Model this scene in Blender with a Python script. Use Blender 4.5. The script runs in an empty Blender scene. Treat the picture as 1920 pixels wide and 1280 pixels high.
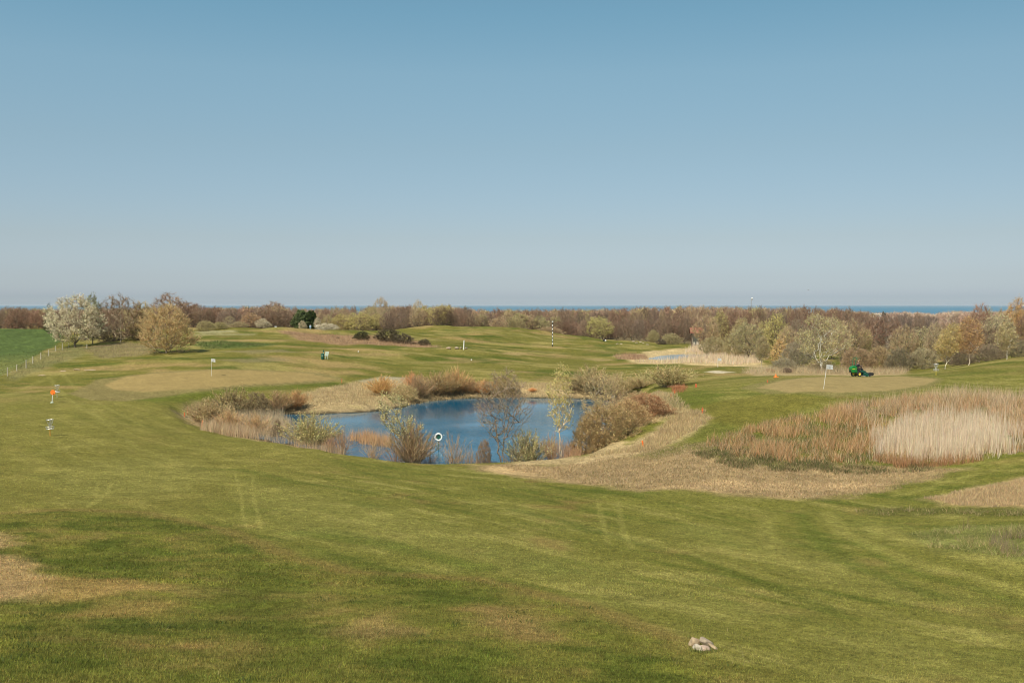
import bpy, bmesh, math, random
import numpy as np
from mathutils import Vector, Matrix

sc = bpy.context.scene
COL = sc.collection
R = math.radians

# ------------------------------------------------------------------ camera, sky, sun, exposure
FPX, PITCH = 1867.0, R(2.10)
CP, SP = math.cos(PITCH), math.sin(PITCH)
cam_d = bpy.data.cameras.new('camera')
cam = bpy.data.objects.new('camera', cam_d)
COL.objects.link(cam)
cam.location = (0, 0, 0)
cam.rotation_euler = (R(90) - PITCH, 0, 0)
cam_d.sensor_width = 36.0
cam_d.lens = FPX / 1920 * 36
cam_d.clip_start = 0.1
cam_d.clip_end = 120000
sc.camera = cam

SUN_EL = R(49)
SUN_AZ = math.atan2(-0.52, -0.85)           # measured clockwise from +Y
to_sun = Vector((math.sin(SUN_AZ) * math.cos(SUN_EL), math.cos(SUN_AZ) * math.cos(SUN_EL), math.sin(SUN_EL)))
sl = bpy.data.lights.new('sun', 'SUN')
sl.energy = 4.4
sl.angle = R(0.5)
sl.color = (1.0, 0.92, 0.76)
so = bpy.data.objects.new('sun', sl)
COL.objects.link(so)
so.rotation_euler = to_sun.to_track_quat('Z', 'Y').to_euler()

world = bpy.data.worlds.new('World')
sc.world = world
world.use_nodes = True
wn = world.node_tree
for n in list(wn.nodes):
    wn.nodes.remove(n)
w_out = wn.nodes.new('ShaderNodeOutputWorld')
w_bg = wn.nodes.new('ShaderNodeBackground')
sky = wn.nodes.new('ShaderNodeTexSky')
sky.sky_type = 'NISHITA'
sky.sun_disc = False
sky.sun_elevation = SUN_EL
sky.sun_rotation = SUN_AZ % (2 * math.pi)
sky.altitude = 50
sky.air_density = 1.0
sky.dust_density = 0.6
sky.ozone_density = 1.0
# the clear spring sky is tinted by elevation: cooler overhead, pale at the horizon
w_tc = wn.nodes.new('ShaderNodeTexCoord'); w_sep = wn.nodes.new('ShaderNodeSeparateXYZ')
w_ramp = wn.nodes.new('ShaderNodeValToRGB'); w_mul = wn.nodes.new('ShaderNodeVectorMath'); w_mul.operation = 'MULTIPLY'
w_two = wn.nodes.new('ShaderNodeVectorMath'); w_two.operation = 'SCALE'; w_two.inputs['Scale'].default_value = 2.0
SKY_TINT = [(0.0, (0.687, 0.842, 1.19)), (0.00134, (0.687, 0.842, 1.19)), (0.00348, (0.696, 0.832, 1.163)), (0.00455, (0.622, 0.766, 1.107)), (0.00562, (0.58, 0.722, 1.087)), (0.0067, (0.566, 0.711, 1.067)), (0.0083, (0.633, 0.76, 1.08)), (0.0088, (0.662, 0.783, 1.111)), (0.0115, (0.626, 0.74, 1.068)), (0.0142, (0.629, 0.744, 1.049)), (0.0276, (0.62, 0.698, 0.938)), (0.065, (0.682, 0.698, 0.786)), (0.1543, (0.802, 0.849, 0.801)), (0.2225, (0.872, 0.994, 0.889)), (0.2786, (0.785, 1.027, 0.922)), (0.6, (0.746, 0.976, 0.876))]
els = w_ramp.color_ramp.elements
while len(els) > 1: els.remove(els[-1])
for q_, (pos, c_) in enumerate(SKY_TINT):
    e_ = els[0] if q_ == 0 else els.new(pos)
    e_.position = pos; e_.color = (c_[0] / 2, c_[1] / 2, c_[2] / 2, 1)
wn.links.new(w_tc.outputs['Generated'], w_sep.inputs[0]); wn.links.new(w_sep.outputs['Z'], w_ramp.inputs[0])
wn.links.new(w_ramp.outputs[0], w_two.inputs[0]); wn.links.new(sky.outputs[0], w_mul.inputs[0]); wn.links.new(w_two.outputs[0], w_mul.inputs[1])
w_bg.inputs['Strength'].default_value = 0.09
w_side = wn.nodes.new('ShaderNodeMath'); w_side.operation = 'MULTIPLY_ADD'      # evens the sky out towards the sunny side
w_side.inputs[1].default_value = -0.155; w_side.inputs[2].default_value = 0.99
w_fin = wn.nodes.new('ShaderNodeVectorMath'); w_fin.operation = 'SCALE'
wn.links.new(w_sep.outputs['X'], w_side.inputs[0]); wn.links.new(w_side.outputs[0], w_fin.inputs['Scale'])
wn.links.new(w_mul.outputs[0], w_fin.inputs[0]); wn.links.new(w_fin.outputs[0], w_bg.inputs['Color'])
wn.links.new(w_bg.outputs[0], w_out.inputs['Surface'])

sc.view_settings.view_transform = 'Standard'
sc.view_settings.look = 'None'
sc.view_settings.gamma = 1.0
sc.view_settings.exposure = 0.35
try:
    sc.cycles.max_bounces = 6
    sc.cycles.filter_width = 1.05
    sc.cycles.transparent_max_bounces = 8
except Exception:
    pass

# ------------------------------------------------------------------ small helpers
def ray(px, py):
    x = (px - 960) / FPX
    y = (640 - py) / FPX
    return np.array([x, CP + y * SP, -SP + y * CP])

def at_depth(px, py, d):
    v = ray(px, py)
    return v * (d / v[1])

def on_plane(px, py, z):
    v = ray(px, py)
    return v * (z / v[2])

def _hash(ix, iy, seed):
    h = (ix.astype(np.int64) * 374761393 + iy.astype(np.int64) * 668265263 + seed * 974634777) & 0xFFFFFFFF
    h = ((h ^ (h >> 13)) * 1274126177) & 0xFFFFFFFF
    h = h ^ (h >> 16)
    return (h & 0xFFFF) / 65535.0

def vnoise(x, y, seed=0):
    ix = np.floor(x); iy = np.floor(y)
    fx = x - ix; fy = y - iy
    u = fx * fx * fx * (fx * (fx * 6 - 15) + 10)
    v = fy * fy * fy * (fy * (fy * 6 - 15) + 10)
    def g(dx, dy):
        a = _hash(ix + dx, iy + dy, seed) * 2 * np.pi
        return np.cos(a) * (fx - dx) + np.sin(a) * (fy - dy)
    n = (g(0, 0) * (1 - u) + g(1, 0) * u) * (1 - v) + (g(0, 1) * (1 - u) + g(1, 1) * u) * v
    return n * 1.5

def fbm(x, y, seed=0, o=4):
    s = 0; a = 1.0; t = 0
    for k in range(o):
        s = s + a * vnoise(x * 2 ** k + 17.3 * k, y * 2 ** k - 9.1 * k, seed + k)
        t += a; a *= 0.5
    return s / t

def smooth(e0, e1, x):
    t = np.clip((x - e0) / (e1 - e0), 0, 1)
    return t * t * (3 - 2 * t)

def poly_sd(X, Y, poly):
    """signed distance to a polygon, negative inside"""
    X = np.asarray(X, float); Y = np.asarray(Y, float)
    d = np.full(X.shape, 1e18); inside = np.zeros(X.shape, bool)
    n = len(poly)
    for i in range(n):
        ax, ay = poly[i]; bx, by = poly[(i + 1) % n]
        ex, ey = bx - ax, by - ay
        L = ex * ex + ey * ey + 1e-12
        t = np.clip(((X - ax) * ex + (Y - ay) * ey) / L, 0, 1)
        d = np.minimum(d, (X - ax - t * ex) ** 2 + (Y - ay - t * ey) ** 2)
        c = (ay > Y) != (by > Y)
        with np.errstate(divide='ignore', invalid='ignore'):
            xx = ax + (Y - ay) * ex / (ey if abs(ey) > 1e-12 else 1e-12)
        inside ^= c & (X < xx)
    d = np.sqrt(d)
    return np.where(inside, -d, d)

def line_d(X, Y, pts):
    d = np.full(np.shape(X), 1e18)
    for (ax, ay), (bx, by) in zip(pts[:-1], pts[1:]):
        ex, ey = bx - ax, by - ay
        L = ex * ex + ey * ey + 1e-12
        t = np.clip(((X - ax) * ex + (Y - ay) * ey) / L, 0, 1)
        d = np.minimum(d, (X - ax - t * ex) ** 2 + (Y - ay - t * ey) ** 2)
    return np.sqrt(d)

def tag(o, label, cat, group=None):
    o['label'] = label; o['category'] = cat
    if group: o['group'] = group
    return o

def kind(o, k):
    o['kind'] = k
    return o

def link(name, me, parent=None):
    o = bpy.data.objects.new(name, me)
    COL.objects.link(o)
    if parent: o.parent = parent
    return o

def empty(name, loc=(0, 0, 0), rz=0.0):
    o = bpy.data.objects.new(name, None)
    o.empty_display_size = 0.2
    COL.objects.link(o)
    o.location = loc; o.rotation_euler = (0, 0, rz)
    return o

def dup_tree(o, parent=None):
    c = o.copy(); COL.objects.link(c)
    if parent is not None:
        c.parent = parent
        c.matrix_parent_inverse = o.matrix_parent_inverse.copy()
    for ch in list(o.children):
        dup_tree(ch, c)
    return c

def mesh_arrays(name, V, F, col=None, extra=None, mat=None, smooth_sh=False):
    """F: (T,k) index array, all faces with k corners"""
    V = np.asarray(V, np.float32); F = np.asarray(F, np.int32)
    me = bpy.data.meshes.new(name)
    T, k = F.shape
    me.vertices.add(len(V)); me.vertices.foreach_set('co', V.ravel())
    me.loops.add(T * k); me.loops.foreach_set('vertex_index', F.ravel())
    me.polygons.add(T)
    me.polygons.foreach_set('loop_start', np.arange(0, T * k, k, dtype=np.int32))
    me.polygons.foreach_set('loop_total', np.full(T, k, np.int32))
    if smooth_sh:
        me.polygons.foreach_set('use_smooth', np.ones(T, bool))
    me.update(calc_edges=True)
    if col is not None:
        c4 = np.ones((len(V), 4), np.float32); c4[:, :3] = col
        a = me.attributes.new('tint', 'FLOAT_COLOR', 'POINT')
        a.data.foreach_set('color', c4.ravel())
    if extra is not None:
        for nm, arr in extra.items():
            a = me.attributes.new(nm, 'FLOAT', 'POINT')
            a.data.foreach_set('value', np.asarray(arr, np.float32))
    if mat: me.materials.append(mat)
    return me

# ------------------------------------------------------------------ materials
def new_mat(name):
    m = bpy.data.materials.new(name); m.use_nodes = True
    nt = m.node_tree
    return m, nt, nt.nodes['Principled BSDF']

def paint(name, c, rough=0.5, metal=0.0, var=0.12, scale=6.0, spec=0.4):
    m, nt, b = new_mat(name)
    nz = nt.nodes.new('ShaderNodeTexNoise'); nz.inputs['Scale'].default_value = scale
    tc = nt.nodes.new('ShaderNodeTexCoord')
    nt.links.new(tc.outputs['Object'], nz.inputs['Vector'])
    mp = nt.nodes.new('ShaderNodeMapRange')
    mp.inputs['To Min'].default_value = 1 - var * 1.6; mp.inputs['To Max'].default_value = 1 + var
    nt.links.new(nz.outputs['Fac'], mp.inputs['Value'])
    mx = nt.nodes.new('ShaderNodeVectorMath'); mx.operation = 'SCALE'
    mx.inputs[0].default_value = c
    nt.links.new(mp.outputs[0], mx.inputs['Scale'])
    nt.links.new(mx.outputs[0], b.inputs['Base Color'])
    b.inputs['Roughness'].default_value = rough
    b.inputs['Metallic'].default_value = metal
    b.inputs['Specular IOR Level'].default_value = spec
    return m

def attr_mat(name, rough=0.9, spec=0.1, translucent=0.0):
    m, nt, b = new_mat(name)
    a = nt.nodes.new('ShaderNodeAttribute'); a.attribute_name = 'tint'
    nt.links.new(a.outputs['Color'], b.inputs['Base Color'])
    b.inputs['Roughness'].default_value = rough
    b.inputs['Specular IOR Level'].default_value = spec
    if translucent:
        tr = nt.nodes.new('ShaderNodeBsdfTranslucent')
        nt.links.new(a.outputs['Color'], tr.inputs['Color'])
        ms = nt.nodes.new('ShaderNodeMixShader'); ms.inputs[0].default_value = translucent
        out = nt.nodes['Material Output']
        nt.links.new(b.outputs[0], ms.inputs[1]); nt.links.new(tr.outputs[0], ms.inputs[2])
        nt.links.new(ms.outputs[0], out.inputs['Surface'])
    return m

M_BLADE = attr_mat('grass_blade', 0.8, 0.15, 0.3)
M_WOOD_MASS = attr_mat('far_wood', 0.95, 0.05, 0.0)

def plant_mat(name, bark=False):
    """colour comes from the object's own twig_color / leaf_color, varied per twig by the mesh's tint"""
    m, nt, b = new_mat(name)
    ta = nt.nodes.new('ShaderNodeAttribute'); ta.attribute_name = 'tint'
    lf = nt.nodes.new('ShaderNodeAttribute'); lf.attribute_name = 'leaf'
    oa = nt.nodes.new('ShaderNodeAttribute'); oa.attribute_type = 'OBJECT'; oa.attribute_name = 'twig_color'
    ob = nt.nodes.new('ShaderNodeAttribute'); ob.attribute_type = 'OBJECT'; ob.attribute_name = 'leaf_color'
    mx = nt.nodes.new('ShaderNodeMix'); mx.data_type = 'RGBA'
    nt.links.new(lf.outputs['Fac'], mx.inputs[0])
    nt.links.new(oa.outputs['Vector'], mx.inputs[6]); nt.links.new(ob.outputs['Vector'], mx.inputs[7])
    ml = nt.nodes.new('ShaderNodeVectorMath'); ml.operation = 'MULTIPLY'
    nt.links.new(mx.outputs[2], ml.inputs[0]); nt.links.new(ta.outputs['Vector'], ml.inputs[1])
    nt.links.new(ml.outputs[0], b.inputs['Base Color'])
    b.inputs['Roughness'].default_value = 0.85
    b.inputs['Specular IOR Level'].default_value = 0.1
    if not bark:
        tr = nt.nodes.new('ShaderNodeBsdfTranslucent')
        nt.links.new(ml.outputs[0], tr.inputs['Color'])
        ms = nt.nodes.new('ShaderNodeMixShader'); ms.inputs[0].default_value = 0.25
        out = nt.nodes['Material Output']
        nt.links.new(b.outputs[0], ms.inputs[1]); nt.links.new(tr.outputs[0], ms.inputs[2])
        nt.links.new(ms.outputs[0], out.inputs['Surface'])
    return m
M_PLANT = plant_mat('twigs_and_leaves')
M_BARK = plant_mat('bark', True)

# ------------------------------------------------------------------ terrain: surveyed points (pixel column, row, distance), fitted smoothly
WATER = -11.8
WATER2 = -10.75
SURVEY = {
    0: [(1280, 13), (1100, 23), (960, 37), (860, 58), (800, 76), (760, 97), (720, 120), (700, 130), (660, 165), (630, 220), (617, 265)],
    200: [(1280, 13.5), (1100, 23.5), (960, 38), (860, 61), (800, 79), (760, 98), (735, 112), (700, 128), (660, 160), (645, 180), (628, 235)],
    400: [(1280, 14), (1100, 24), (960, 40), (880, 59), (830, 78), (800, 90), (740, 110), (720, 118), (700, 126), (675, 140), (650, 165), (625, 200), (617, 260)],
    600: [(1280, 14), (1100, 24), (960, 40), (900, 54), (850, 70), (837, 75), (730, 122), (715, 128), (690, 140), (670, 152), (655, 165), (640, 185), (620, 240)],
    800: [(1280, 14.2), (1100, 24.3), (960, 41), (900, 55), (862, 70), (720, 133), (712, 137), (690, 150), (665, 170), (650, 188), (622, 270)],
    960: [(1280, 14.5), (1100, 24.6), (960, 42), (900, 56), (865, 68), (720, 135), (712, 139), (690, 155), (670, 175), (655, 200), (640, 240), (620, 300)],
    1100: [(1280, 15), (960, 43.5), (900, 57), (870, 65), (852, 70), (718, 138), (712, 142), (690, 165), (668, 200), (640, 285)],
    1210: [(1280, 15.2), (1100, 25.5), (960, 43.8), (930, 48), (900, 55.5), (870, 62.5), (840, 70), (800, 78), (760, 92), (735, 110), (715, 128), (690, 160), (671, 190), (645, 270)],
    1310: [(1280, 15.5), (1100, 26), (960, 44), (930, 48.5), (900, 55), (870, 61), (840, 68), (800, 76), (765, 86), (730, 102), (710, 122), (690, 150), (675, 185), (655, 240)],
    1500: [(1280, 16), (1100, 27), (960, 45), (930, 50), (900, 56), (870, 62), (830, 68), (780, 76), (735, 84), (710, 100), (703, 110), (700, 128), (690, 160)],
    1700: [(1280, 16.5), (1100, 28), (960, 45), (920, 51), (880, 58), (850, 64), (800, 71), (752, 79), (737, 85), (711, 100), (703, 109), (702, 125), (690, 160)],
    1920: [(1280, 17), (1100, 28), (1040, 32), (960, 41), (920, 47), (860, 55), (800, 63), (740, 80), (710, 95), (676, 112)],
}
_cp = []
for px, lst in SURVEY.items():
    for py, d in lst:
        _cp.append(at_depth(px, py, d))
for px, d, z in [(1920, 135, -7.0), (1920, 170, -9.5), (1820, 135, -8.2), (1820, 112, -6.9), (1760, 112, -7.4),
                 (0, 330, -9), (300, 330, -9), (600, 330, -10), (900, 360, -11), (1150, 330, -12.3), (1400, 260, -12.5), (1700, 260, -13), (1920, 260, -13),
                 (0, 500, -15), (480, 500, -15), (960, 500, -16), (1440, 500, -18), (1920, 500, -18),
                 (0, 800, -21), (640, 800, -21), (1280, 800, -23), (1920, 800, -23),
                 (0, 1200, -28), (960, 1200, -28), (1920, 1200, -28), (0, 1800, -37), (960, 1800, -37), (1920, 1800, -37),
                 (0, 2600, -48), (960, 2600, -48), (1920, 2600, -48),
                 (0, 4, -3.2), (960, 4, -3.4), (1920, 4, -3.6)]:
    _cp.append(np.array([(px - 960) / FPX * d, d, z]))
CPTS = np.array(_cp)

def uv_of(X, Y):
    r = np.hypot(X, Y)
    az = np.clip(np.arctan2(X, Y), -0.62, 0.62)
    return az, 0.42 * np.log(np.maximum(r, 3.0))

_cu, _cv = uv_of(CPTS[:, 0], CPTS[:, 1])
RC = 0.05
def _phi(du, dv):
    return np.sqrt(du * du + dv * dv + RC * RC)
_n = len(CPTS)
A = np.zeros((_n + 3, _n + 3)); A[:_n, :_n] = _phi(_cu[:, None] - _cu[None], _cv[:, None] - _cv[None]) + np.eye(_n) * (-0.004)
A[:_n, _n] = 1; A[:_n, _n + 1] = _cu; A[:_n, _n + 2] = _cv; A[_n:, :_n] = A[:_n, _n:].T
_wt = np.linalg.solve(A, np.concatenate([CPTS[:, 2], [0, 0, 0]]))

POND = [(375, 790), (400, 806), (470, 823), (560, 838), (640, 858), (720, 874), (820, 880), (960, 878), (1040, 872), (1090, 858), (1125, 830),
        (1150, 800), (1165, 775), (1170, 757), (1130, 749), (1060, 746.5), (960, 745), (880, 746), (800, 752), (740, 765), (690, 772), (600, 776), (520, 776), (440, 774), (400, 778)]
POND_W = [tuple(on_plane(x, y, WATER)[:2]) for x, y in POND]
POND2 = [(1205, 673), (1240, 666), (1280, 663), (1330, 664), (1330, 672), (1280, 676), (1240, 678)]
POND2_W = [tuple(on_plane(x, y, WATER2)[:2]) for x, y in POND2]

MOUNDS = [(860, 178, .9, 8, 5), (1000, 300, 1.4, 16, 9), (810, 300, 1.5, 18, 9), (1060, 325, 1.3, 12, 8), (690, 166, .6, 9, 5), (960, 250, .9, 12, 7), (1120, 250, .7, 10, 6), (430, 205, .6, 10, 6), (560, 215, .6, 12, 6), (250, 140, .3, 8, 4), (500, 150, .4, 8, 5)]
def H(X, Y):
    X = np.asarray(X, float); Y = np.asarray(Y, float)
    sh = X.shape; x = X.ravel(); y = Y.ravel()
    out = np.empty(x.size)
    for s in range(0, x.size, 60000):
        xs, ys = x[s:s + 60000], y[s:s + 60000]
        u, v = uv_of(xs, ys)
        z = _phi(u[:, None] - _cu[None], v[:, None] - _cv[None]) @ _wt[:_n] + _wt[_n] + _wt[_n + 1] * u + _wt[_n + 2] * v
        r = np.hypot(xs, ys)
        z = z + 0.10 * fbm(xs / 6, ys / 6, 3, 3) * smooth(4, 20, r)
        far = smooth(150, 230, r) * (1 - smooth(500, 900, r))
        z = z + far * (1.0 * fbm(xs / 26, ys / 17, 11, 3) + .55 * fbm(xs / 10, ys / 6, 14, 2))
        z = z + 0.35 * smooth(130, 160, r) * (1 - far) * fbm(xs / 20, ys / 12, 12, 2) * (1 - smooth(200, 250, r))
        for bx_, bd_, bh_, brx, bry in MOUNDS:
            z = z + bh_ * np.exp(-((xs - (bx_ - 960) / FPX * bd_) / brx) ** 2 - ((ys - bd_) / bry) ** 2)
        for poly, wz in ((POND_W, WATER), (POND2_W, WATER2)):
            bx = [p[0] for p in poly]; by = [p[1] for p in poly]
            k = (xs > min(bx) - 8) & (xs < max(bx) + 8) & (ys > min(by) - 8) & (ys < max(by) + 8)
            if k.any():
                sd = poly_sd(xs[k], ys[k], poly) + 0.5 * vnoise(xs[k] / 2.2, ys[k] / 2.2, 5)
                zk = z[k]
                t = smooth(0, 4.0, sd)
                edge = wz + 0.12
                zk2 = np.where(sd < 0, wz + 0.12 + np.maximum(sd, -3.0) * 0.35, edge + (np.maximum(zk, edge) - edge) * t)
                z[k] = zk2
        out[s:s + 60000] = z
    return out.reshape(sh)

# polar sheet from just below the camera to beyond the coast
AZ0, AZ1, DAZ = R(-50), R(50), R(0.1)
NR_ = 850; LR0, LR1 = math.log(3.0), math.log(2600.0)
az = np.arange(AZ0, AZ1 + 1e-9, DAZ); lr = np.linspace(LR0, LR1, NR_)
AZG, LRG = np.meshgrid(az, lr)
GX = np.exp(LRG) * np.sin(AZG); GY = np.exp(LRG) * np.cos(AZG)
GZ = H(GX, GY)

def _grid(arr, X, Y):
    X = np.asarray(X, float); Y = np.asarray(Y, float)
    fi = np.clip((np.arctan2(X, Y) - AZ0) / DAZ, 0, len(az) - 1.001)
    fj = np.clip((np.log(np.maximum(np.hypot(X, Y), 3.0)) - LR0) / (LR1 - LR0) * (NR_ - 1), 0, NR_ - 1.001)
    i = fi.astype(int); j = fj.astype(int); a = fi - i; b = fj - j
    if arr.ndim == 3:
        a = a[..., None]; b = b[..., None]
    return (arr[j, i] * (1 - a) + arr[j, i + 1] * a) * (1 - b) + (arr[j + 1, i] * (1 - a) + arr[j + 1, i + 1] * a) * b

def ground(X, Y):
    return _grid(GZ, X, Y)

_T = np.exp(np.linspace(math.log(5), math.log(2500), 2600))
def hit(px, py, dmin=5):
    """where the sight line through a pixel of the photo meets the ground"""
    v = ray(px, py); v = v / v[1]
    t = _T[_T >= dmin]
    g = ground(v[0] * t, t)
    k = np.nonzero(v[2] * t <= g)[0]
    d = t[k[0]] if len(k) else 300.0
    return np.array([v[0] * d, d, float(ground(np.array([v[0] * d]), np.array([d]))[0])])

def spot(px, d):
    """ground point at a distance d in the photo's column px"""
    x = (px - 960) / FPX * d
    z = float(ground(np.array([x]), np.array([d]))[0])
    x = (px - 960) / FPX * (d * CP - z * SP)
    return np.array([x, d, float(ground(np.array([x]), np.array([d]))[0])])

def top_height(px, py_top, P):
    return at_depth(px, py_top, P[1])[2] - P[2]

def hp(pts, dmin=5):
    return [tuple(hit(x, y, dmin)[:2]) for x, y in pts]

# ---- surface cover (true colours of grass, straw, soil), one colour per ground point
C = lambda *a: np.array(a, float)
c_fair, c_light, c_dark = C(.124, .130, .034), C(.180, .178, .060), C(.058, .082, .016)
c_rough, c_brown, c_tan = C(.122, .124, .033), C(.150, .108, .046), C(.36, .25, .125)
c_green, c_field, c_field2 = C(.280, .206, .084), C(.080, .112, .032), C(.150, .155, .045)
c_bank, c_floor, c_sand = C(.40, .295, .155), C(.15, .115, .06), C(.50, .42, .29)

def mix(a, b, t):
    return a * (1 - t[..., None]) + b * t[..., None]

X, Y = GX, GY
RR = np.hypot(X, Y)
n1 = fbm(X / 9, Y / 9, 21, 4); n2 = fbm(X / 2.2, Y / 2.2, 31, 4); n3 = fbm(X / 0.55, Y / 0.55, 41, 3)
ca, sa = math.cos(R(-51)), math.sin(R(-51))
wx = X + 2.5 * fbm(X / 22, Y / 22, 51, 2); wy = Y + 2.5 * fbm(X / 22 + 40, Y / 22, 52, 2)
al = wx * ca + wy * sa; ac = -wx * sa + wy * ca
st1 = .75 * fbm(al / 16, ac / 2.0, 61, 2) + .4 * fbm(al / 9, ac / .8, 63, 2); st2 = fbm(al / 5, ac / 0.3, 62, 2)
cover = np.broadcast_to(c_fair, X.shape + (3,)).copy()
cover = mix(cover, c_light, smooth(-.02, .45, 0.75 * st1 + 0.5 * n2 + 0.4 * st2 + 0.35 * n1))
cover = mix(cover, c_dark, 0.75 * smooth(.0, .5, -0.8 * st1 + 0.45 * n2 - 0.35 * n1))
cover = mix(cover, c_brown, 0.7 * smooth(.12, .55, 0.6 * fbm(X / 5, Y / 7, 71, 3) + 0.5 * n2))
# distant course: long flat streaks of paler and darker turf
farf = smooth(95, 135, RR)
fs = fbm(X / 22, Y / 9, 81, 4)
fc = mix(np.broadcast_to(C(.125, .126, .033), cover.shape), C(.225, .205, .08), smooth(-.12, .38, fs + .5 * fbm(X / 6, Y / 3, 82, 3)))
fc = mix(fc, C(.062, .088, .016), 0.85 * smooth(.0, .42, fbm(X / 16, Y / 7, 83, 3) + .45 * fbm(X / 4, Y / 2.5, 84, 3)))
fc = mix(fc, C(.27, .205, .105), 0.75 * smooth(.1, .45, fbm(X / 18, Y / 10, 85, 3) + .3 * fbm(X / 4, Y / 2.5, 86, 3)))
cover = mix(cover, fc, farf)
# left lawn, more yellow
lft = smooth(-6, -16, X) * smooth(30, 45, RR) * (1 - farf)
cover = mix(cover, C(.155, .148, .044) * (1 + 0.35 * n2[..., None]), 0.6 * lft)

def region(px_pts, col, soft=1.0, rag=0.8, ragscale=1.5, amount=1.0, dmin=5, var=0.22, seed=0):
    global cover
    poly = hp(px_pts, dmin)
    xs = [p[0] for p in poly]; ys = [p[1] for p in poly]
    k = (X > min(xs) - 6) & (X < max(xs) + 6) & (Y > min(ys) - 6) & (Y < max(ys) + 6)
    sd = poly_sd(X[k], Y[k], poly) + rag * fbm(X[k] / ragscale, Y[k] / ragscale, 90 + seed, 3)
    t = amount * (1 - smooth(-soft, soft, sd))
    cc = np.asarray(col)[None] * (1 + var * (n2[k] + 0.7 * n3[k]))[:, None]
    cover[k] = cover[k] * (1 - t[:, None]) + cc * t[:, None]
    return poly

# foreground rough on the near slope
rough_poly = [(-250, 985), (0, 962), (150, 956), (280, 962), (420, 992), (560, 1048), (660, 1072), (900, 1086), (1080, 1130), (1260, 1195), (1400, 1255), (1480, 1330), (900, 1700), (0, 1700), (-250, 1700)]
RP = hp(rough_poly)
k = RR < 60
sd = poly_sd(X[k], Y[k], RP) + 1.3 * fbm(X[k] / 1.6, Y[k] / 1.6, 7, 4)
t = 1 - smooth(-1.0, .8, sd)
base = np.broadcast_to(c_rough, X[k].shape + (3,)).copy()
m1 = fbm(X[k] / 3.2, Y[k] / 2.2, 101, 4); m2 = fbm(X[k] / 1.1, Y[k] / 0.9, 103, 4)
base = mix(base, C(.175, .145, .055), 0.75 * smooth(0, .45, m1 + 0.4 * m2))
base = mix(base, C(.064, .082, .018), 0.9 * smooth(-.02, .42, -m1 + 0.6 * m2))
base = mix(base, C(.24, .17, .075), 0.75 * smooth(.25, .6, 0.6 * m1 + 0.6 * fbm(X[k] / 2.5, Y[k] / 1.6, 107, 3)))
base = mix(base, C(.140, .150, .034), 0.9 * smooth(.15, .5, fbm(X[k] / 1.8, Y[k] / 1.5, 109, 3)))
cover[k] = mix(cover[k], base, t)
# the mown strip's worn edge
ed = line_d(X[k], Y[k], RP[1:10])
cover[k] = mix(cover[k], C(.165, .125, .052), 0.55 * (1 - smooth(.1, .7, ed + 0.3 * m2)))
for q_, (pts, am) in enumerate([
    ([(370, 1085), (430, 1045), (530, 1050), (570, 1110), (620, 1190), (640, 1290), (400, 1290), (430, 1190)], .62),
    ([(60, 1050), (200, 1008), (330, 1025), (260, 1082), (100, 1085)], .7), ([(150, 965), (330, 970), (460, 1010), (300, 1005), (180, 990)], .5),
    ([(700, 1080), (880, 1092), (960, 1130), (800, 1125)], .6), ([(780, 1130), (860, 1150), (840, 1175), (760, 1160)], .5), ([(740, 1215), (900, 1200), (1010, 1260), (800, 1290)], .6),
    ([(20, 1170), (160, 1190), (330, 1200), (300, 1290), (0, 1290)], .45), ([(1130, 1180), (1250, 1230), (1330, 1290), (1150, 1290), (1060, 1230)], .4)]):
    region(pts, c_dark * C(1.05, 1.0, .95), 1.0, 1.6, 1.3, am, var=.5, seed=50 + q_)
for q_, (pts, am) in enumerate([
    ([(440, 900), (640, 930), (900, 1000), (1250, 1090), (1500, 1150), (1300, 1160), (900, 1070), (620, 1030), (470, 970)], .45),
    ([(1230, 985), (1420, 990), (1700, 1090), (1920, 1130), (1920, 1180), (1600, 1110), (1380, 1050)], .4), ([(60, 880), (300, 855), (440, 880), (330, 930), (150, 945)], .45),
    ([(1450, 1180), (1700, 1190), (1940, 1230), (1940, 1290), (1600, 1270)], .4), ([(1560, 960), (1700, 985), (1720, 1020), (1600, 1000)], .45)]):
    region(pts, c_light * C(.98, 1.0, 1.0), 1.5, 2.0, 2.2, am, var=.3, seed=60 + q_)
region([(-60, 998), (10, 1000), (32, 1018), (0, 1030), (-60, 1030)], c_tan * C(.8, .87, .95), .5, .5, 1, .9, seed=1)
region([(-60, 1045), (20, 1042), (60, 1060), (95, 1085), (105, 1112), (60, 1125), (-60, 1130)], c_tan * C(.75, .82, .9), .6, .6, 1, .95, seed=2)
region([(60, 1085), (220, 1085), (300, 1100), (200, 1115), (80, 1130)], C(.25, .18, .08), .6, .6, 1, .7, seed=3)
region([(215, 1125), (330, 1130), (280, 1155), (100, 1160)], C(.23, .17, .07), .6, .5, 1, .6, seed=4)
region([(640, 1165), (720, 1150), (790, 1185), (700, 1200), (620, 1190)], C(.22, .165, .08), .5, .5, 1, .6, seed=5)
region([(900, 1130), (1010, 1165), (1060, 1200), (980, 1200), (880, 1170)], C(.21, .15, .075), .5, .5, 1, .6, seed=6)
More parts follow.
